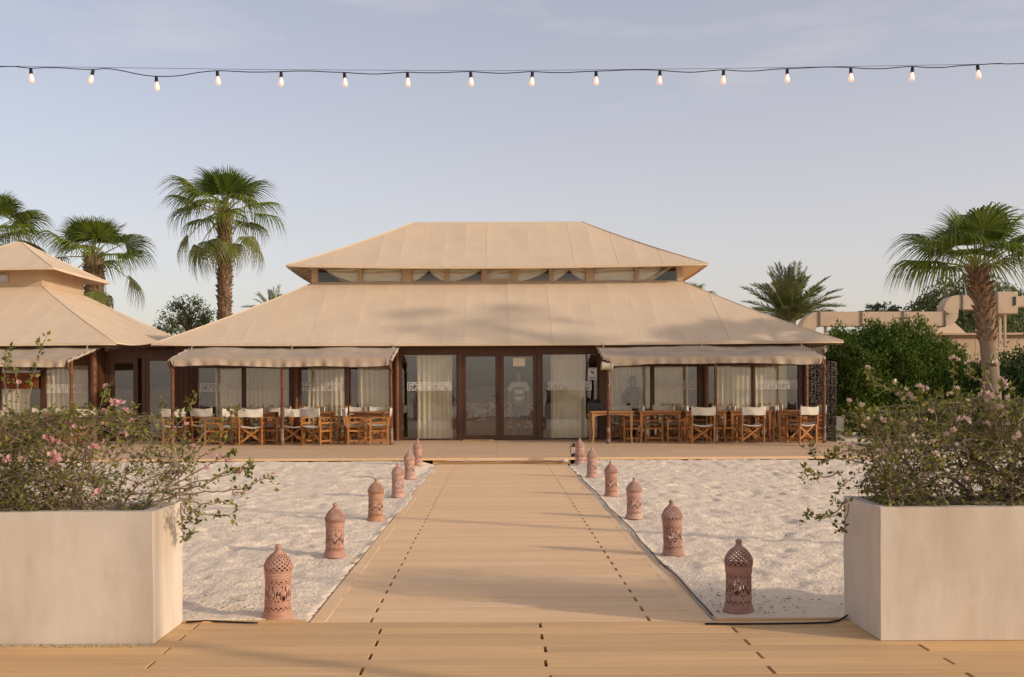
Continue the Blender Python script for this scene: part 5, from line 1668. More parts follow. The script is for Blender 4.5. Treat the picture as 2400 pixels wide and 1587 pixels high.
z = DECK_Z
while z < 2.1: m.tube([(GX0 - .04, 26.475, z), (GX1, 26.475, z)], .004, 4); z += .105
m.build('wire_mesh', pmat('dull_wire', (.16, .15, .14), .5, metal=.5), gb)
def block(x, y, z, rz, lab):
    o = empty('concrete_block', (x, y, z), rz); tag(o, lab, 'concrete block', 'concrete blocks stacked by the terrace end')
    m = MB(); w, h, dp, t = .40, .20, .20, .035
    m.box(-w / 2, w / 2, -dp / 2, -dp / 2 + .0001 + dp, 0, t); m.box(-w / 2, w / 2, -dp / 2, dp / 2, h - t, h)
    m.box(-w / 2, -w / 2 + t, -dp / 2, dp / 2, t, h - t); m.box(w / 2 - t, w / 2, -dp / 2, dp / 2, t, h - t); m.box(-.018, .018, -dp / 2, dp / 2, t, h - t)
    bevel(m.build('shell', concrete, o, local=True), .006, 1)
    m = MB(); m.box(-w / 2 + t, w / 2 - t, dp / 2 - .03, dp / 2 - .01, t, h - t); m.build('web', concrete, o, local=True)
bxp = X(1946, 25.3)
for k, lab in enumerate(('bottom hollow concrete block of the stack beside the rightmost post', 'middle hollow concrete block of the stack beside the rightmost post', 'top concrete block of the stack beside the rightmost post')):
    block(bxp + .3 + random.uniform(-.02, .02), 25.6, -.02 + DECK_Z + k * .202, R(86 + random.uniform(-4, 4)), lab)

# ================================================================== PALMS
def frond_fan(name, Lp, Rb, nseg, spread, droop, sagp, mat, tip, seed, split=0.5, wv=0.12):
    rs = random.Random(seed)
    V = []; Fc = []; T = []; M = []
    # petiole
    mb = MB(); pp = []
    for k in range(7):
        u = k / 6; pp.append((Lp * u, 0, -sagp * u * u))
    mb.tube(pp, [.026, .024, .021, .018, .016, .014, .012], 5)
    V += mb.v; Fc += mb.f; T += [0.0] * len(mb.v); M += [1] * len(mb.f)
    hub = Vector(pp[-1])
    pd = (Vector(pp[-1]) - Vector(pp[-2])).normalized()
    up0 = Vector((0, 1, 0)).cross(pd) * -1
    side = Vector((0, 1, 0)); nrm = pd.cross(side).normalized()
    if nrm.z < 0: nrm = -nrm
    da = spread / nseg
    for i in range(nseg):
        a = -spread / 2 + (i + .5) * da
        ln = Rb * (0.80 + 0.20 * math.cos(a * .8)) * rs.uniform(.92, 1.05)
        d = (pd * math.cos(a) + side * math.sin(a)).normalized()
        perp = (-pd * math.sin(a) + side * math.cos(a)).normalized()
        dr = droop * rs.uniform(.6, 1.4); tw = rs.uniform(-.5, .5)
        side_lift = -0.18 * (a / (spread / 2)) ** 2 * ln
        sts = [(.03, 1), (.28, 1), (split, 1), (.72, .62), (.88, .34), (1.0, .03)]
        b = len(V)
        for q, wf in sts:
            r = ln * q
            hw = min(r, ln * split) * math.tan(da / 2) * wf * 1.02
            g = max(0, q - split) / (1 - split)
            c = hub + d * (r * (1 - .18 * dr * g * g)) + nrm * (side_lift * q * q + 0.05 * ln * math.sin(q * 2.2)) + Vector((0, 0, -dr * ln * (0.10 * q * q + 0.42 * g * g))) + perp * (tw * g * .05 * ln)
            fold = hw * .55
            V.append(tuple(c - perp * hw - nrm * fold * .5)); V.append(tuple(c + nrm * fold * .5)); V.append(tuple(c + perp * hw - nrm * fold * .5))
            tv = min(1, max(0, (q - (1 - tip)) / max(tip, .01))) ** 1.4 * rs.uniform(.4, 1.0) if tip > 0 else 0
            T += [tv] * 3
        for k in range(len(sts) - 1):
            j = b + 3 * k
            Fc += [(j, j + 1, j + 4, j + 3), (j + 1, j + 2, j + 5, j + 4)]; M += [0, 0]
    me = bpy.data.meshes.new(name); me.from_pydata(V, [], Fc)
    me.materials.append(mat); me.materials.append(petiole_m)
    me.polygons.foreach_set('material_index', M)
    at = me.attributes.new('tip', 'FLOAT', 'POINT'); at.data.foreach_set('value', T)
    me.update()
    return me
YOUNG = [frond_fan('frond', .75, 1.0, 40, R(200), .25, .02, fan_m, .14, 1, split=.55), frond_fan('frond', .85, 1.05, 40, R(210), .45, .05, fan_m, .16, 2, split=.55)]
MATURE = [frond_fan('frond', 1.05, 1.1, 42, R(230), .9, .14, fan_m, .20, 3, split=.52), frond_fan('frond', 1.1, 1.05, 42, R(240), 1.3, .22, fan_m, .26, 4, split=.5), frond_fan('frond', 1.0, 1.1, 42, R(225), 1.1, .10, fan_m, .22, 14, split=.52)]
OLD = [frond_fan('frond', 1.1, .95, 34, R(190), 1.3, .50, fan_old_m, .40, 5, split=.48), frond_fan('frond', 1.15, .9, 30, R(160), 1.5, .62, fan_old_m, .55, 6, split=.45)]

def frond_obj(parent, me, az, el, roll, sc, base):
    o = bpy.data.objects.new('frond', me); C.objects.link(o); o.parent = parent
    mt = Matrix.Rotation(az, 4, 'Z') @ Matrix.Rotation(-el, 4, 'Y') @ Matrix.Rotation(roll, 4, 'X') @ Matrix.Scale(sc, 4)
    o.matrix_local = Matrix.Translation(base) @ mt
    return o

def fan_palm(loc, crown_z, label, sc=1.0, seed=0, r0=.26, r1=.21, lean=(0, 0), boots=(0.35, 1.0), n_f=(10, 14, 9), name='fan_palm', mat_el=(44, -8)):
    rs = random.Random(seed)
    root = empty(name, loc); tag(root, label, 'palm tree', 'fan palms around the pavilions')
    H = crown_z - loc[2]
    def axis(u): return Vector((lean[0] * u * u, lean[1] * u * u, H * u))
    m = MB(); pts = []; rr = []
    nseg = 40
    for k in range(nseg + 1):
        u = k / nseg
        r = r0 + (r1 - r0) * u
        if u < .08: r *= 1 + .35 * (1 - u / .08) ** 2
        pts.append(axis(u)); rr.append(r * (1 + .02 * math.sin(k * 2.1)))
    m.tube(pts, rr, 14); m.build('trunk', palmtrunk, root, smooth=True, local=True)
    # criss-cross leaf bases left on the trunk
    m = MB(); z = boots[0] * H; k = 0
    while z < boots[1] * H - .02:
        u = z / H; c = axis(u); r = (r0 + (r1 - r0) * u) * .97
        for q in range(7):
            an = k * 0.45 + q * 2 * math.pi / 7 + rs.uniform(-.12, .12)
            o_ = Vector((math.cos(an), math.sin(an), 0)); t_ = Vector((-math.sin(an), math.cos(an), 0))
            hb = rs.uniform(.12, .26) * (0.75 + .5 * (u - boots[0])); w = r * .46; stick = rs.uniform(.06, .17) * (0.6 + .8 * max(0, (u - boots[0]) / max(.01, 1 - boots[0])))
            b0 = c + o_ * r * .93
            tip = b0 + o_ * stick + Vector((0, 0, hb)) + t_ * rs.uniform(-.03, .03)
            m.add([b0 - t_ * w, b0 + t_ * w, b0 + o_ * .035 + Vector((0, 0, hb * .35)), tip - t_ * w * .28, tip + t_ * w * .28, b0 + Vector((0, 0, hb * .8))],
                  [(0, 1, 2), (0, 2, 3), (2, 1, 4), (2, 4, 3), (3, 4, 5), (0, 3, 5), (1, 5, 4)])
        z += .085; k += 1
    m.build('leaf_bases', palmboot, root, local=True)
    g = 2.39996; az = rs.uniform(0, 6)
    top = axis(1.0)
    ny, nm_, no = n_f
    tot = ny + nm_ + no
    for i in range(tot):
        az += g
        if i < ny:
            me = rs.choice(YOUNG); el = R(86 - 42 * (i / ny) + rs.uniform(-6, 6)); s_ = sc * (0.72 + .28 * i / ny); zb = .10
        elif i < ny + nm_:
            me = rs.choice(MATURE); t_ = (i - ny) / nm_; el = R(mat_el[0] + (mat_el[1] - mat_el[0]) * t_ + rs.uniform(-8, 8)); s_ = sc * rs.uniform(.92, 1.08); zb = .02
        else:
            me = rs.choice(OLD); t_ = (i - ny - nm_) / max(1, no); el = R(-6 - 30 * t_ + rs.uniform(-10, 10)); s_ = sc * rs.uniform(.85, 1.0); zb = -.10 - .25 * t_
        rad = .05 if i < ny else .12
        frond_obj(root, me, az, el, rs.uniform(-.35, .35), s_, top + Vector((math.cos(az) * rad, math.sin(az) * rad, zb)))
    return root

d = 38.0
fan_palm((X(527, d), d, -.1), P(526, 500, d).z, 'tall fan palm with hanging fronds behind the left slope of the main roof', 1.16, 11, .25, .20, n_f=(12, 13, 7), boots=(.3, 1.0))
d = 36.5
fan_palm((X(221, d), d, -.1), P(219, 606, d).z, 'broad fan palm rising behind the small left pavilion', 1.06, 23, .31, .27, n_f=(15, 8, 5), boots=(.3, 1.0))
d = 36.0
fan_palm((X(-32, d), d, -.1), P(-25, 545, d).z, 'fan palm cut off by the left picture edge', 1.05, 31, .33, .29, n_f=(12, 14, 8))
d = 23.5
fan_palm((X(2330, d), d, -.1), P(2297, 628, d).z, 'leaning fan palm with smooth lower trunk at the right edge, before the hedge', 0.98, 47, .205, .165, lean=(X(2297, d) - X(2330, d), .15), boots=(.60, 1.0), n_f=(10, 14, 0), mat_el=(46, 6))
fan_palm((X(1622, 44), 44, -.1), P(1618, 708, 44).z, 'fan palm whose tips just show over the right slope of the roof', 0.56, 52, .25, .22, n_f=(8, 8, 4))
# palms standing out of the picture to the right, whose shadows fall across the roof
fan_palm((17.6, 18.4, -.1), 10.3, 'tall thin fan palm outside the picture to the right', 0.78, 61, .16, .12, n_f=(2, 8, 3), boots=(.7, 1))
fan_palm((21.0, 16.4, -.1), 10.0, 'second tall fan palm outside the picture to the right', 0.62, 64, .15, .12, n_f=(1, 5, 4), boots=(.7, 1))

def frond_pinnate(name, Ln, n, lf, mat, arch, seed):
    rs = random.Random(seed); V = []; Fc = []; T = []; M = []
    def ax(u): return Vector((Ln * (u - .12 * arch * u * u), 0, Ln * (0.10 * u - arch * .42 * u * u)))
    mb = MB(); mb.tube([ax(k / 10) for k in range(11)], [.035 - .003 * k for k in range(11)], 5)
    V += mb.v; Fc += mb.f; T += [0.0] * len(V); M += [1] * len(Fc)
    for i in range(n):
        u = .16 + .84 * (i + .5) / n
        c = ax(u); t = (ax(min(1, u + .02)) - ax(u - .02)).normalized(); s = Vector((0, 1, 0)); nr = t.cross(s); nr = -nr if nr.z < 0 else nr
        for sg in (-1, 1):
            l_ = lf * (0.55 + .6 * math.sin(math.pi * min(1, .15 + u * .85))) * rs.uniform(.85, 1.1)
            d_ = (t * rs.uniform(.55, .85) + s * sg * .75 + nr * rs.uniform(.05, .45)).normalized()
            w = .020; b = len(V); e = c + d_ * l_ + Vector((0, 0, -.10 * l_)); mid = c + d_ * l_ * .5
            pr = d_.cross(nr).normalized() * w
            V += [tuple(c), tuple(mid + pr), tuple(e), tuple(mid - pr)]; tv = rs.uniform(0, .45) * u
            T += [0, tv * .4, tv, tv * .4]; Fc += [(b, b + 1, b + 2, b + 3)]; M.append(0)
    me = bpy.data.meshes.new(name); me.from_pydata(V, [], Fc); me.materials.append(mat); me.materials.append(petiole_m)
    me.polygons.foreach_set('material_index', M)
    at = me.attributes.new('tip', 'FLOAT', 'POINT'); at.data.foreach_set('value', T); me.update(); return me
PIN = [frond_pinnate('frond', 2.3, 46, .42, date_m, a_, s_) for a_, s_ in ((.25, 1), (.6, 2), (.95, 3))]
def date_palm(loc, crown_z, label, sc, seed, nf=34):
    rs = random.Random(seed); root = empty('date_palm', loc); tag(root, label, 'palm tree', 'date palms behind the roof')
    H = crown_z - loc[2]
    m = MB(); m.tube([(0, 0, H * k / 10) for k in range(11)], [.3 - .006 * k for k in range(11)], 12); m.build('trunk', palmtrunk, root, smooth=True, local=True)
    az = rs.uniform(0, 6)
    for i in range(nf):
        az += 2.39996; t = i / nf
        el = R(86 - 72 * t ** .9 + rs.uniform(-6, 6))
        frond_obj(root, PIN[0 if t < .3 else (1 if t < .7 else 2)], az, el, rs.uniform(-.4, .4), sc * rs.uniform(.85, 1.1) * (.8 + .2 * t), Vector((0, 0, 0.0 + H - .15 * t)))
d = 40
date_palm((X(1852, d), d, -.1), P(1852, 748, d).z, 'bushy date palm behind the right end of the main roof', 1.08, 5, 62)
date_palm((X(640, 44), 44, -.1), P(640, 735, 44).z, 'date palm whose tips show above the left slope of the main roof', .62, 8, 18)

# ================================================================== SHRUBS AND TREES
def leaf_cloud(name, P_, N_, size, mat, parent, aspect=0.5, seed=0, local=False):
    """P_: leaf centres (n,3); N_: preferred leaf axis (n,3)"""
    rs = np.random.RandomState(seed); n = len(P_)
    a = N_ + rs.randn(n, 3) * .55; a /= np.linalg.norm(a, axis=1)[:, None]
    b = np.cross(a, rs.randn(n, 3)); b /= np.linalg.norm(b, axis=1)[:, None]
    sz = size * rs.uniform(.65, 1.3, (n, 1))
    v = np.empty((n, 4, 3)); v[:, 0] = P_ - a * sz * .5; v[:, 1] = P_ + b * sz * aspect * .5; v[:, 2] = P_ + a * sz * .5; v[:, 3] = P_ - b * sz * aspect * .5
    me = bpy.data.meshes.new(name)
    me.vertices.add(n * 4); me.vertices.foreach_set('co', v.ravel())
    me.loops.add(n * 4); me.loops.foreach_set('vertex_index', np.arange(n * 4, dtype=np.int32))
    me.polygons.add(n); me.polygons.foreach_set('loop_start', np.arange(0, n * 4, 4, dtype=np.int32))
    me.polygons.foreach_set('loop_total', np.full(n, 4, dtype=np.int32))
    me.update(calc_edges=True); me.validate()
    me.materials.append(mat)
    o = bpy.data.objects.new(name, me)
    return link(o, parent, local)

def blob_shrub(name, label, cat, base, lobes, nclump, per, size, mat, seed, clump_r=.16, up=0.6, trunk=True, group=None):
    rs = np.random.RandomState(seed)
    root = empty(name, base); tag(root, label, cat, group)
    cs = []; ns = []
    vol = np.array([l[1][0] * l[1][2] for l in lobes]); vol = vol / vol.sum()
    while len(cs) < nclump:
        c, r = lobes[rs.choice(len(lobes), p=vol)]
        d_ = rs.randn(3); d_ /= np.linalg.norm(d_)
        if d_[2] < -.55: continue
        q = rs.uniform(.72, 1.05) if rs.rand() < .8 else rs.uniform(.3, .8)
        p = np.array(c) + d_ * np.array(r) * q * (1 + .10 * math.sin(d_[0] * 7 + d_[2] * 5 + seed))
        if p[2] < .05: continue
        cs.append(p); ns.append(d_)
    cs = np.array(cs); ns = np.array(ns)
    P_ = np.repeat(cs, per, 0); Nn = np.repeat(ns, per, 0)
    sc_ = rs.randn(len(P_), 3) * clump_r * np.array([.75, .75, 1.15])
    P_ = P_ + sc_
    P_[:, 2] = np.maximum(P_[:, 2], .02)
    Nn = Nn * (1 - up) + np.array([0, 0, 1]) * up
    leaf_cloud('foliage', P_, Nn, size, mat, root, .48, seed)['kind'] = 'stuff'
    m = MB(); r_ = random.Random(seed)
    for k in range(26):
        c = cs[r_.randrange(len(cs))]
        b0 = Vector(base) + Vector((r_.uniform(-.5, .5), r_.uniform(-.3, .3), 0))
        mid = (b0 + Vector(c)) / 2 + Vector((r_.uniform(-.2, .2), r_.uniform(-.2, .2), .25))
        m.tube([b0, mid, Vector(c)], [.035, .022, .008], 5)
    m.build('branches', twig_m, root)
    return root
# big dense hedge bush
hx = X(2095, 27.2)
blob_shrub('hedge_bush', 'large dense dark green hedge bush right of the main pavilion', 'bush', (hx, 27.6, 0),
           [((X(2020, 27.2), 27.4, 1.45), (1.10, 1.0, 1.62)), ((X(2120, 27.2), 27.6, 1.62), (1.35, 1.1, 1.55)), ((X(2205, 27.2), 27.5, 1.35), (1.05, 1.0, 1.30)), ((X(1985, 27.2), 27.2, 1.0), (.80, .8, 1.35)),
            ((X(2110, 27.2), 27.0, .8), (1.6, .8, 1.1)), ((X(2240, 27.2), 27.2, .7), (.9, .8, .9))], 3600, 40, .078, hedge_m, 1, clump_r=.085, up=.6)
blob_shrub('round_shrub', 'darker round-leaved shrub at the right edge behind the leaning palm', 'bush', (X(2380, 26), 26.2, 0),
           [((X(2370, 26), 26.2, .95), (.95, .8, 1.30)), ((X(2430, 26), 26.4, 1.0), (1.0, .8, 1.35)), ((X(2310, 26), 26.3, .6), (.7, .7, .85))], 800, 40, .085, shrub_m, 2, clump_r=.14, up=.4)
# feathery drooping tree behind the service building
def feathery(name, label, px, d, top, bot, hw_px, seed, mat, strands, leaf=.14, sparse=False, group=None):
    rs = np.random.RandomState(seed); base = (X(px, d), d, -.1)
    root = empty(name, base); tag(root, label, 'tree', group)
    zt = P(px, top, d).z; zb = P(px, bot, d).z; hw = hw_px * d / F
    m = MB(); m.tube([base, (base[0] + .1, d, zb * .5), (base[0], d, (zb + zt) / 2)], [.16, .12, .06], 8)
    pts = []; nr = []
    for k in range(strands):
        th = rs.rand() * 2 * math.pi; rr = math.sqrt(rs.rand()); hgt = rs.rand()
        c = np.array([base[0] + hw * rr * math.cos(th), d + hw * .7 * rr * math.sin(th), zb + (zt - zb) * (1 - rr * rr * .75) * (.25 + .75 * hgt)])
        if k % 6 == 0: m.tube([(base[0], d, zb + (zt - zb) * .2), tuple((c + np.array([base[0], d, zt])) / 2 - np.array([0, 0, .3])), tuple(c)], [.045, .022, .008], 4)
        L_ = rs.uniform(.25, .75) if not sparse else rs.uniform(.1, .3)
        out = np.array([math.cos(th), math.sin(th), 0])
        for j in range(14):
            t = j / 13
            p = c + (out * .35 * t + np.array([0, 0, -L_ * t * t if not sparse else .1 * t])) + rs.randn(3) * .05
            pts.append(p); nr.append(out * .4 + np.array([0, 0, -.8 if not sparse else .3]))
    m.build('trunk', twig_m, root)
    leaf_cloud('crown', np.array(pts), np.array(nr), leaf, mat, root, .28, seed)['kind'] = 'stuff'
feathery('feathery_tree', 'pale green feathery tree behind the duct at the right edge', 2275, 46, 625, 800, 165, 3, willow_m, 900, .24)
feathery('sparse_tree', 'small sparse tree showing in the gap between the two pavilion roofs', 442, 39, 695, 800, 58, 4, willow_m, 240, .15, sparse=True)
feathery('low_tree', 'small dark treetop above the duct near the right', 2070, 48, 714, 745, 36, 6, shrub_m, 60, .2, sparse=True)

# ---- bougainvillea in the planters
def flower_mesh(seed, mat, s=.0138):
    rs = random.Random(seed); V = []; Fc = []
    for c in range(rs.choice([3, 4, 4])):
        cd = Vector((rs.uniform(-.8, .8), rs.uniform(-.8, .8), rs.uniform(.2, 1))).normalized()
        cc = cd * s * .55
        for k in range(3):
            a = k * 2.094 + rs.uniform(-.3, .3)
            t1 = cd.orthogonal().normalized(); t2 = cd.cross(t1)
            o = (t1 * math.cos(a) + t2 * math.sin(a))
            pr = cd.cross(o)
            L_ = s * rs.uniform(1.0, 1.35); w = s * .62
            b = len(V)
            V += [tuple(cc), tuple(cc + o * L_ * .45 + cd * L_ * .45 + pr * w), tuple(cc + o * L_ * .35 + cd * L_ * .5), tuple(cc + o * L_ * .45 + cd * L_ * .45 - pr * w), tuple(cc + o * L_ * .75 + cd * L_ * .95)]
            Fc += [(b, b + 1, b + 2), (b, b + 2, b + 3), (b + 1, b + 4, b + 2), (b + 2, b + 4, b + 3)]
    return new_mesh('flower', V, Fc, mat)

def bougainvillea(label, xc, x0, x1, y0, y1, zsoil, guides, flowers, fmat, seed, nst, dens, zmax, xlo=-99, xhi=99):
    rs = random.Random(seed)
    root = empty('bougainvillea', (xc, (y0 + y1) / 2, zsoil)); tag(root, label, 'shrub', 'bougainvillea bushes in the planters')
    br = MB(); LP = []; LN = []; tips = []
    def leaves_along(pts, dens_, r0=0.0):
        for p, q in zip(pts[:-1], pts[1:]):
            if rs.random() < dens_:
                d_ = (q - p).normalized()
                for _ in range(rs.choice([1, 1, 2])):
                    o = Vector((rs.gauss(0, 1), rs.gauss(0, 1), rs.gauss(.3, .8))).normalized()
                    LP.append(tuple(q + o * rs.uniform(.012, .026))); LN.append(tuple(o * .8 + d_ * .4))
    def grow(p, d_, length, r, depth):
        n = max(3, int(length / .045)); pts = [p.copy()]; rr = [r]
        kids = []
        for k in range(n):
            u = k / n
            d_ = (d_ + Vector((rs.gauss(0, .16), rs.gauss(0, .16), rs.gauss(0, .14) - (.035 if depth > 0 else .01)))).normalized()
            if p.z < zsoil + .10 and d_.z < 0 and x0 < p.x < x1: d_.z = abs(d_.z) * .5
            lim = zmax(p.x)
            if p.z < zsoil - .02 and d_.z < 0: d_.z *= -.5; d_.normalize()
            if p.z > lim and d_.z > 0: d_.z *= .2; d_.normalize()
            if p.x > xhi and d_.x > 0: d_.x *= -.4
            if p.x < xlo and d_.x < 0: d_.x *= -.4
            if p.y < y0 - .02 and d_.y < 0: d_.y *= -.5
            if p.y > y1 + .28 and d_.y > 0: d_.y *= -.3
            p = p + d_ * .045; pts.append(p.copy()); rr.append(max(.0011, r * (1 - .75 * u)))
            if depth < 3 and k > 1 and rs.random() < (.95, .80, .45)[depth]: kids.append((p.copy(), d_.copy(), u))
        br.tube(pts, rr, 5 if depth < 1 else 3, cap=False)
        if depth >= 1: leaves_along(pts, dens * (.15, .45, .80, 1.1)[depth])
        if depth >= 2: tips.append(pts[-1])
        for kp, kd, u in kids:
            side = Vector((rs.gauss(0, 1), rs.gauss(0, .8), rs.gauss(.1, .8)))
            nd_ = (kd * .55 + side.normalized() * .85).normalized()
            grow(kp, nd_, length * rs.uniform(.38, .68), rr[min(len(rr) - 1, int(u * n))] * .62, depth + 1)
    for k in range(nst):
        bx_ = x0 + (x1 - x0) * (k + rs.random()) / nst
        p = Vector((bx_, rs.uniform(y0 + .16, y1 - .16), zsoil - .02))
        a = rs.uniform(0, 6.28); el = rs.uniform(.5, 1.25)
        d_ = Vector((math.cos(a) * math.cos(el), math.sin(a) * math.cos(el) * .7, math.sin(el)))
        grow(p, d_, rs.uniform(.50, .80), rs.uniform(.006, .013), 0)
    # long sprigs that stand out of the bush
    for g in guides:
        pts = [P(a, b, dd) for a, b, dd in g]
        sp_ = smooth_path(pts, 6)
        sp_ = [q + Vector((rs.gauss(0, .004), rs.gauss(0, .006), rs.gauss(0, .004))) for q in sp_]
        n = len(sp_)
        br.tube(sp_, [.0048 * (1 - .72 * i / n) for i in range(n)], 4, cap=False)
        leaves_along(sp_[n // 3:], dens * 1.3); leaves_along(sp_[n // 2:], dens * 1.3)
        for q in range(n // 4, n - 1, 3):
            if rs.random() < .7:
                d_ = (sp_[q + 1] - sp_[q]).normalized()
                s_ = (d_ * .5 + Vector((rs.gauss(0, 1), rs.gauss(0, 1), rs.gauss(.2, 1))).normalized()).normalized()
                e = [sp_[q]]
                for _ in range(rs.choice([1, 2, 3])):
                    s_ = (s_ + Vector((rs.gauss(0, .25), rs.gauss(0, .25), rs.gauss(0, .25)))).normalized(); e.append(e[-1] + s_ * .032)
                br.tube(e, [.0022] + [.0014] * (len(e) - 1), 3, cap=False); leaves_along(e, 1.0); leaves_along(e, .7)
    o = br.build('branches', twig_m, root); o['kind'] = 'stuff'
    # folded leaves
    V = []; Fc = []
    for p, nn in zip(LP, LN):
        a = Vector(nn).normalized(); b = a.orthogonal().normalized()
        b = Matrix.Rotation(rs.uniform(0, 6.28), 3, a) @ b; c = a.cross(b)
        s = rs.uniform(.017, .036); p = Vector(p); k = len(V)
        V += [tuple(p - a * s * .5), tuple(p + b * s * .34 + c * s * .12 - a * s * .08), tuple(p + a * s * .6 - c * s * .08), tuple(p - b * s * .34 + c * s * .12 - a * s * .08), tuple(p)]
        Fc += [(k, k + 1, k + 4), (k + 1, k + 2, k + 4), (k + 2, k + 3, k + 4), (k + 3, k, k + 4)]
    me = new_mesh('leaves', V, Fc, boug_m); o = bpy.data.objects.new('leaves', me); link(o, root); o['kind'] = 'stuff'
    fm = [flower_mesh(seed * 10 + i, fmat) for i in range(4)]
    for (a, b, dd, sz) in flowers:
        o = bpy.data.objects.new('flower', fm[rs.randrange(4)]); C.objects.link(o); o.parent = root
        o.location = P(a, b, dd) - wloc(root); o.scale = (sz, sz, sz); o.rotation_euler = (rs.uniform(-.6, .6), rs.uniform(-.6, .6), rs.uniform(0, 6.28))
    return len(LP)

D1 = 6.15
def zl(x):
    px = VX + x * F / D1
    return float(np.interp(px, [-400, 0, 250, 470, 560, 640], [1.30, 1.28, 1.27, 1.16, 1.00, .92]))
GL = [[(60, 1090, 6.2), (66, 990, 6.1), (72, 900, 6.1), (88, 845, 6.1), (95, 800, 6.1)], [(20, 960, 6.2), (8, 880, 6.2), (18, 832, 6.2), (28, 808, 6.2)], [(50, 960, 6.1), (40, 905, 6.1), (32, 862, 6.1)],
      [(200, 1060, 6.2), (225, 985, 6.1), (243, 925, 6.1), (262, 900, 6.1)], [(300, 1060, 6.1), (290, 1000, 6.1), (272, 960, 6.1), (250, 910, 6.15)], [(270, 1040, 6.2), (288, 985, 6.2), (318, 945, 6.2)],
      [(380, 1060, 6.2), (410, 1010, 6.2), (440, 960, 6.2), (460, 935, 6.2)], [(330, 1080, 6.2), (370, 1000, 6.2), (378, 952, 6.2)], [(440, 1060, 6.1), (490, 1010, 6.1), (535, 980, 6.1), (565, 955, 6.1)], [(440, 1090, 6.2), (500, 1050, 6.2), (540, 1030, 6.2)],
      [(400, 1140, 6.1), (470, 1100, 6.1), (530, 1070, 6.1), (548, 1060, 6.1)], [(400, 1150, 6.0), (480, 1125, 6.0), (545, 1110, 6.0), (590, 1085, 6.0), (582, 1092, 6.0)], [(420, 1160, 6.1), (500, 1152, 6.1), (570, 1146, 6.1), (610, 1125, 6.1), (641, 1116, 6.1)],
      [(420, 1165, 6.0), (470, 1180, 6.0), (520, 1178, 6.0), (565, 1150, 6.0)], [(420, 1172, 6.05), (450, 1200, 6.1), (480, 1208, 6.1), (530, 1208, 6.1), (556, 1192, 6.1)], [(424, 1178, 6.1), (436, 1205, 6.15), (452, 1215, 6.15), (470, 1228, 6.15)], [(424, 1180, 6.2), (427, 1225, 6.25), (430, 1268, 6.25), (446, 1252, 6.25)],
      [(120, 1080, 6.0), (150, 1010, 6.0), (170, 970, 6.0), (176, 948, 6.0)], [(100, 1100, 6.1), (130, 1000, 6.1), (122, 955, 6.1)], [(420, 1120, 6.2), (480, 1040, 6.3), (510, 1015, 6.3)], [(380, 1150, 6.2), (470, 1140, 6.2), (520, 1110, 6.2), (560, 1100, 6.2), (590, 1100, 6.2)]]
FL = [(42, 899, 6.05, 1.0), (250, 907, 6.1, 1.0), (272, 945, 6.05, 1.3), (282, 950, 6.05, 1.6), (292, 964, 6.05, 1.2), (262, 945, 6.08, 1.2), (108, 1030, 5.95, 1.5), (121, 1034, 5.95, 1.2), (136, 1038, 5.95, 1.0), (118, 1040, 5.96, 1.0), (163, 992, 6.0, 1.2), (174, 1005, 6.0, 1.3), (197, 1006, 6.0, 1.0),
      (222, 1053, 5.9, 1.6), (126, 1074, 5.85, 2.0), (128, 1088, 5.85, 1.4), (22, 1083, 5.9, 1.6), (230, 1159, 5.85, 1.6), (436, 999, 6.1, 1.1), (450, 1049, 6.05, 1.0), (490, 1067, 6.1, 1.2), (512, 1070, 6.1, 1.0), (537, 1082, 6.1, 1.2), (483, 1098, 6.0, 1.0), (569, 1109, 6.0, 1.4), (641, 1113, 6.1, .8), (309, 988, 6.15, 1.0), (242, 996, 6.05, 1.0), (243, 965, 6.05, 1.0), (289, 1020, 5.95, 1.2), (248, 1034, 6.0, .9), (10, 967, 6.1, 1.0), (60, 1015, 6.0, 1.0), (570, 1154, 6.05, .8), (550, 1160, 6.0, .7)]
nl = bougainvillea('straggly bougainvillea with deep pink flowers in the left planter', -2.86, -3.66, -2.08, 5.95, 6.40, .68, GL, FL, pink_m, 5, 26, .55, zl, xhi=-1.95)
D2 = 6.2
def zr(x):
    px = VX + x * F / D2
    return float(np.interp(px, [1890, 1960, 2060, 2200, 2500], [.95, 1.08, 1.22, 1.33, 1.36]))
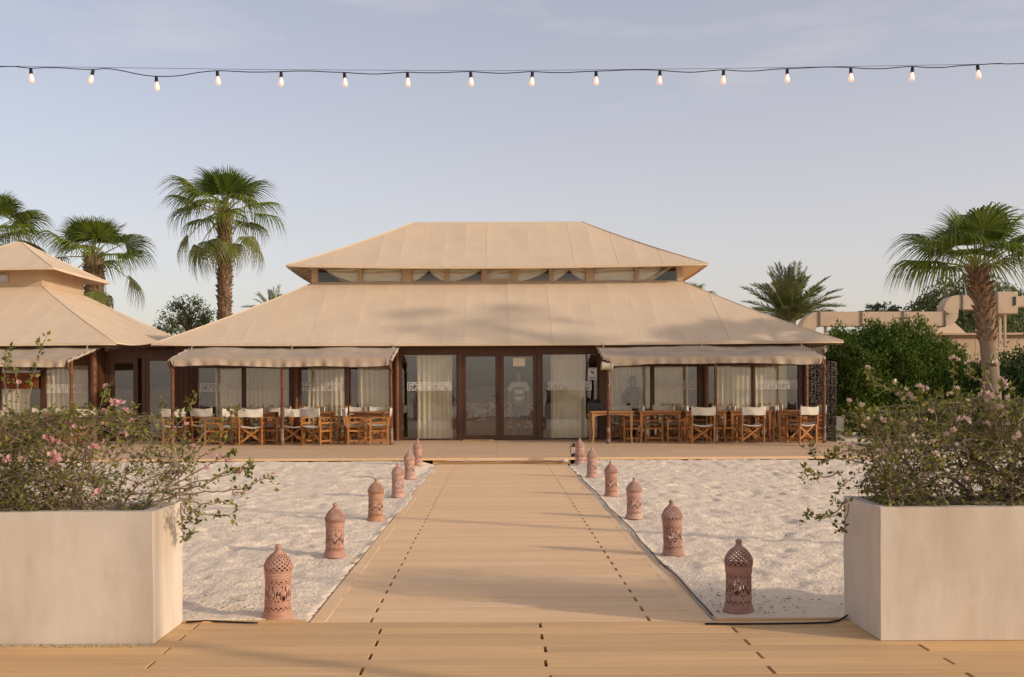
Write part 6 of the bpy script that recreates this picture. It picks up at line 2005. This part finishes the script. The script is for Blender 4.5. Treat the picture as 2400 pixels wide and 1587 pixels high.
GR = [[(2150, 1010, 6.2), (2110, 930, 6.2), (2070, 905, 6.2), (2040, 885, 6.2), (2033, 868, 6.2)], [(2150, 1000, 6.2), (2130, 945, 6.2), (2106, 915, 6.2), (2103, 900, 6.2)], [(2160, 990, 6.1), (2150, 950, 6.1), (2155, 920, 6.1), (2168, 912, 6.1)],
      [(2080, 1040, 6.2), (2040, 1010, 6.2), (2005, 975, 6.2), (1988, 948, 6.2)], [(2080, 1060, 6.1), (2050, 1010, 6.1), (2020, 965, 6.1), (2018, 955, 6.1)], [(2260, 1010, 6.2), (2290, 950, 6.2), (2305, 900, 6.2), (2272, 880, 6.2), (2268, 855, 6.2)],
      [(2300, 1000, 6.2), (2330, 940, 6.2), (2345, 915, 6.2), (2348, 896, 6.2)], [(2340, 1000, 6.1), (2330, 930, 6.1), (2310, 870, 6.1), (2330, 858, 6.1)], [(2240, 1000, 6.2), (2235, 950, 6.2), (2240, 920, 6.2), (2232, 848, 6.2)], [(2360, 1010, 6.1), (2365, 930, 6.1), (2372, 915, 6.1)],
      [(2060, 1080, 6.2), (1990, 1055, 6.2), (1930, 1085, 6.2), (1905, 1060, 6.2), (1902, 1046, 6.2)], [(2050, 1090, 6.1), (1970, 1075, 6.1), (1945, 1070, 6.1), (1930, 1075, 6.1)], [(1960, 1110, 6.1), (1928, 1118, 6.1), (1900, 1108, 6.1), (1880, 1088, 6.1)], [(1985, 1170, 6.1), (1960, 1200, 6.1), (1925, 1216, 6.15), (1900, 1210, 6.15), (1889, 1200, 6.15)], [(1985, 1175, 6.1), (1968, 1185, 6.1), (1955, 1168, 6.1)], [(1990, 1180, 6.2), (1980, 1230, 6.3), (1975, 1245, 6.3), (1955, 1228, 6.3)],
      [(2000, 1120, 6.1), (1970, 1140, 6.05), (1965, 1160, 6.05)], [(2100, 1050, 6.1), (2040, 1030, 6.1), (1990, 1020, 6.1), (1985, 1012, 6.1)], [(2200, 1040, 6.1), (2190, 960, 6.1), (2200, 915, 6.1)], [(2230, 1040, 6.1), (2260, 960, 6.1), (2250, 925, 6.1)], [(2120, 1040, 6.1), (2125, 990, 6.1), (2140, 960, 6.1)], [(2390, 1040, 6.1), (2385, 980, 6.1), (2380, 930, 6.1)]]
FR = [(2034, 866, 6.2, 1.2), (2104, 898, 6.2, 1.3), (2119, 916, 6.2, 1.1), (2107, 925, 6.2, .9), (2127, 932, 6.15, 1.5), (2137, 939, 6.15, 1.3), (2122, 940, 6.15, 1.2), (2155, 911, 6.1, 1.4), (2168, 915, 6.1, 1.2), (1990, 946, 6.2, 1.4), (2020, 955, 6.15, 1.4), (2035, 988, 6.1, 1.3), (2068, 988, 6.1, 1.3), (2080, 988, 6.1, .9), (2021, 1004, 6.1, 1.1), (1973, 1029, 6.1, 1.0), (1985, 1043, 6.05, 1.1), (2000, 1048, 6.05, 1.0),
      (2235, 844, 6.2, 1.4), (2246, 848, 6.2, 1.0), (2270, 853, 6.2, 1.2), (2332, 860, 6.1, 1.7), (2346, 893, 6.2, 1.2), (2358, 900, 6.2, 1.2), (2375, 917, 6.1, 1.1), (2360, 913, 6.1, .9), (2240, 914, 6.1, 1.2), (2227, 926, 6.1, 1.0), (2310, 932, 6.1, 1.9), (2322, 938, 6.1, 1.5), (2299, 930, 6.1, 1.1), (2267, 943, 6.1, 1.1), (2357, 936, 6.05, 1.3), (2347, 964, 6.0, 1.8), (2359, 975, 6.0, 1.3), (2262, 988, 6.0, 1.5), (2250, 985, 6.0, 1.1), (2312, 994, 6.0, 1.0), (2360, 998, 6.0, 1.0), (2178, 970, 6.05, 1.3), (2150, 988, 6.0, 1.0), (2168, 988, 6.0, .9), (2120, 998, 6.05, 1.2), (2235, 1010, 5.95, 1.2), (2145, 1025, 5.95, 1.1), (2385, 1026, 5.9, 1.6), (2222, 1020, 5.95, 1.1), (2193, 1066, 5.9, 1.1), (2216, 1076, 5.9, 1.0), (2262, 1127, 5.85, 1.2), (2190, 1040, 5.95, 1.2)]
nr_ = bougainvillea('bougainvillea with pale pink flowers in the right planter', 3.05, 2.30, 3.86, 5.97, 6.46, .68, GR, FR, palepink_m, 9, 27, .62, zr, xlo=2.28)
pass

# dry leaf litter lying on the sand beside the planters and the walkway
rs = np.random.RandomState(12)
m = MB()
def flake(x_, y_, r):
    z_ = float(sand_base(x_, y_)) + .010
    a = rs.rand() * 6.28; t = rs.randn() * .25
    dx, dy = math.cos(a) * r, math.sin(a) * r
    m.add([(x_ - dx, y_ - dy, z_), (x_ - dy * .35, y_ + dx * .35, z_ + r * .4), (x_ + dx, y_ + dy, z_ + t * r), (x_ + dy * .35, y_ - dx * .35, z_ + r * .3)], [(0, 1, 2), (0, 2, 3)])
for k in range(170):
    flake(1.42 + abs(rs.randn()) * .35, 6.55 + abs(rs.randn()) * .45, .006 + .012 * rs.rand())
for k in range(120):
    flake(-1.25 - abs(rs.randn()) * .4, 6.55 + abs(rs.randn()) * .5, .005 + .010 * rs.rand())
for k in range(350):
    sx = rs.choice([-1, 1]); flake((1.5 + rs.rand() * 5) * sx, 6.6 + rs.rand() ** 1.4 * 10, .006 + .012 * rs.rand())
tag(m.build('leaf_litter', debris_m), 'dry leaf litter scattered over the sand', kind='stuff')
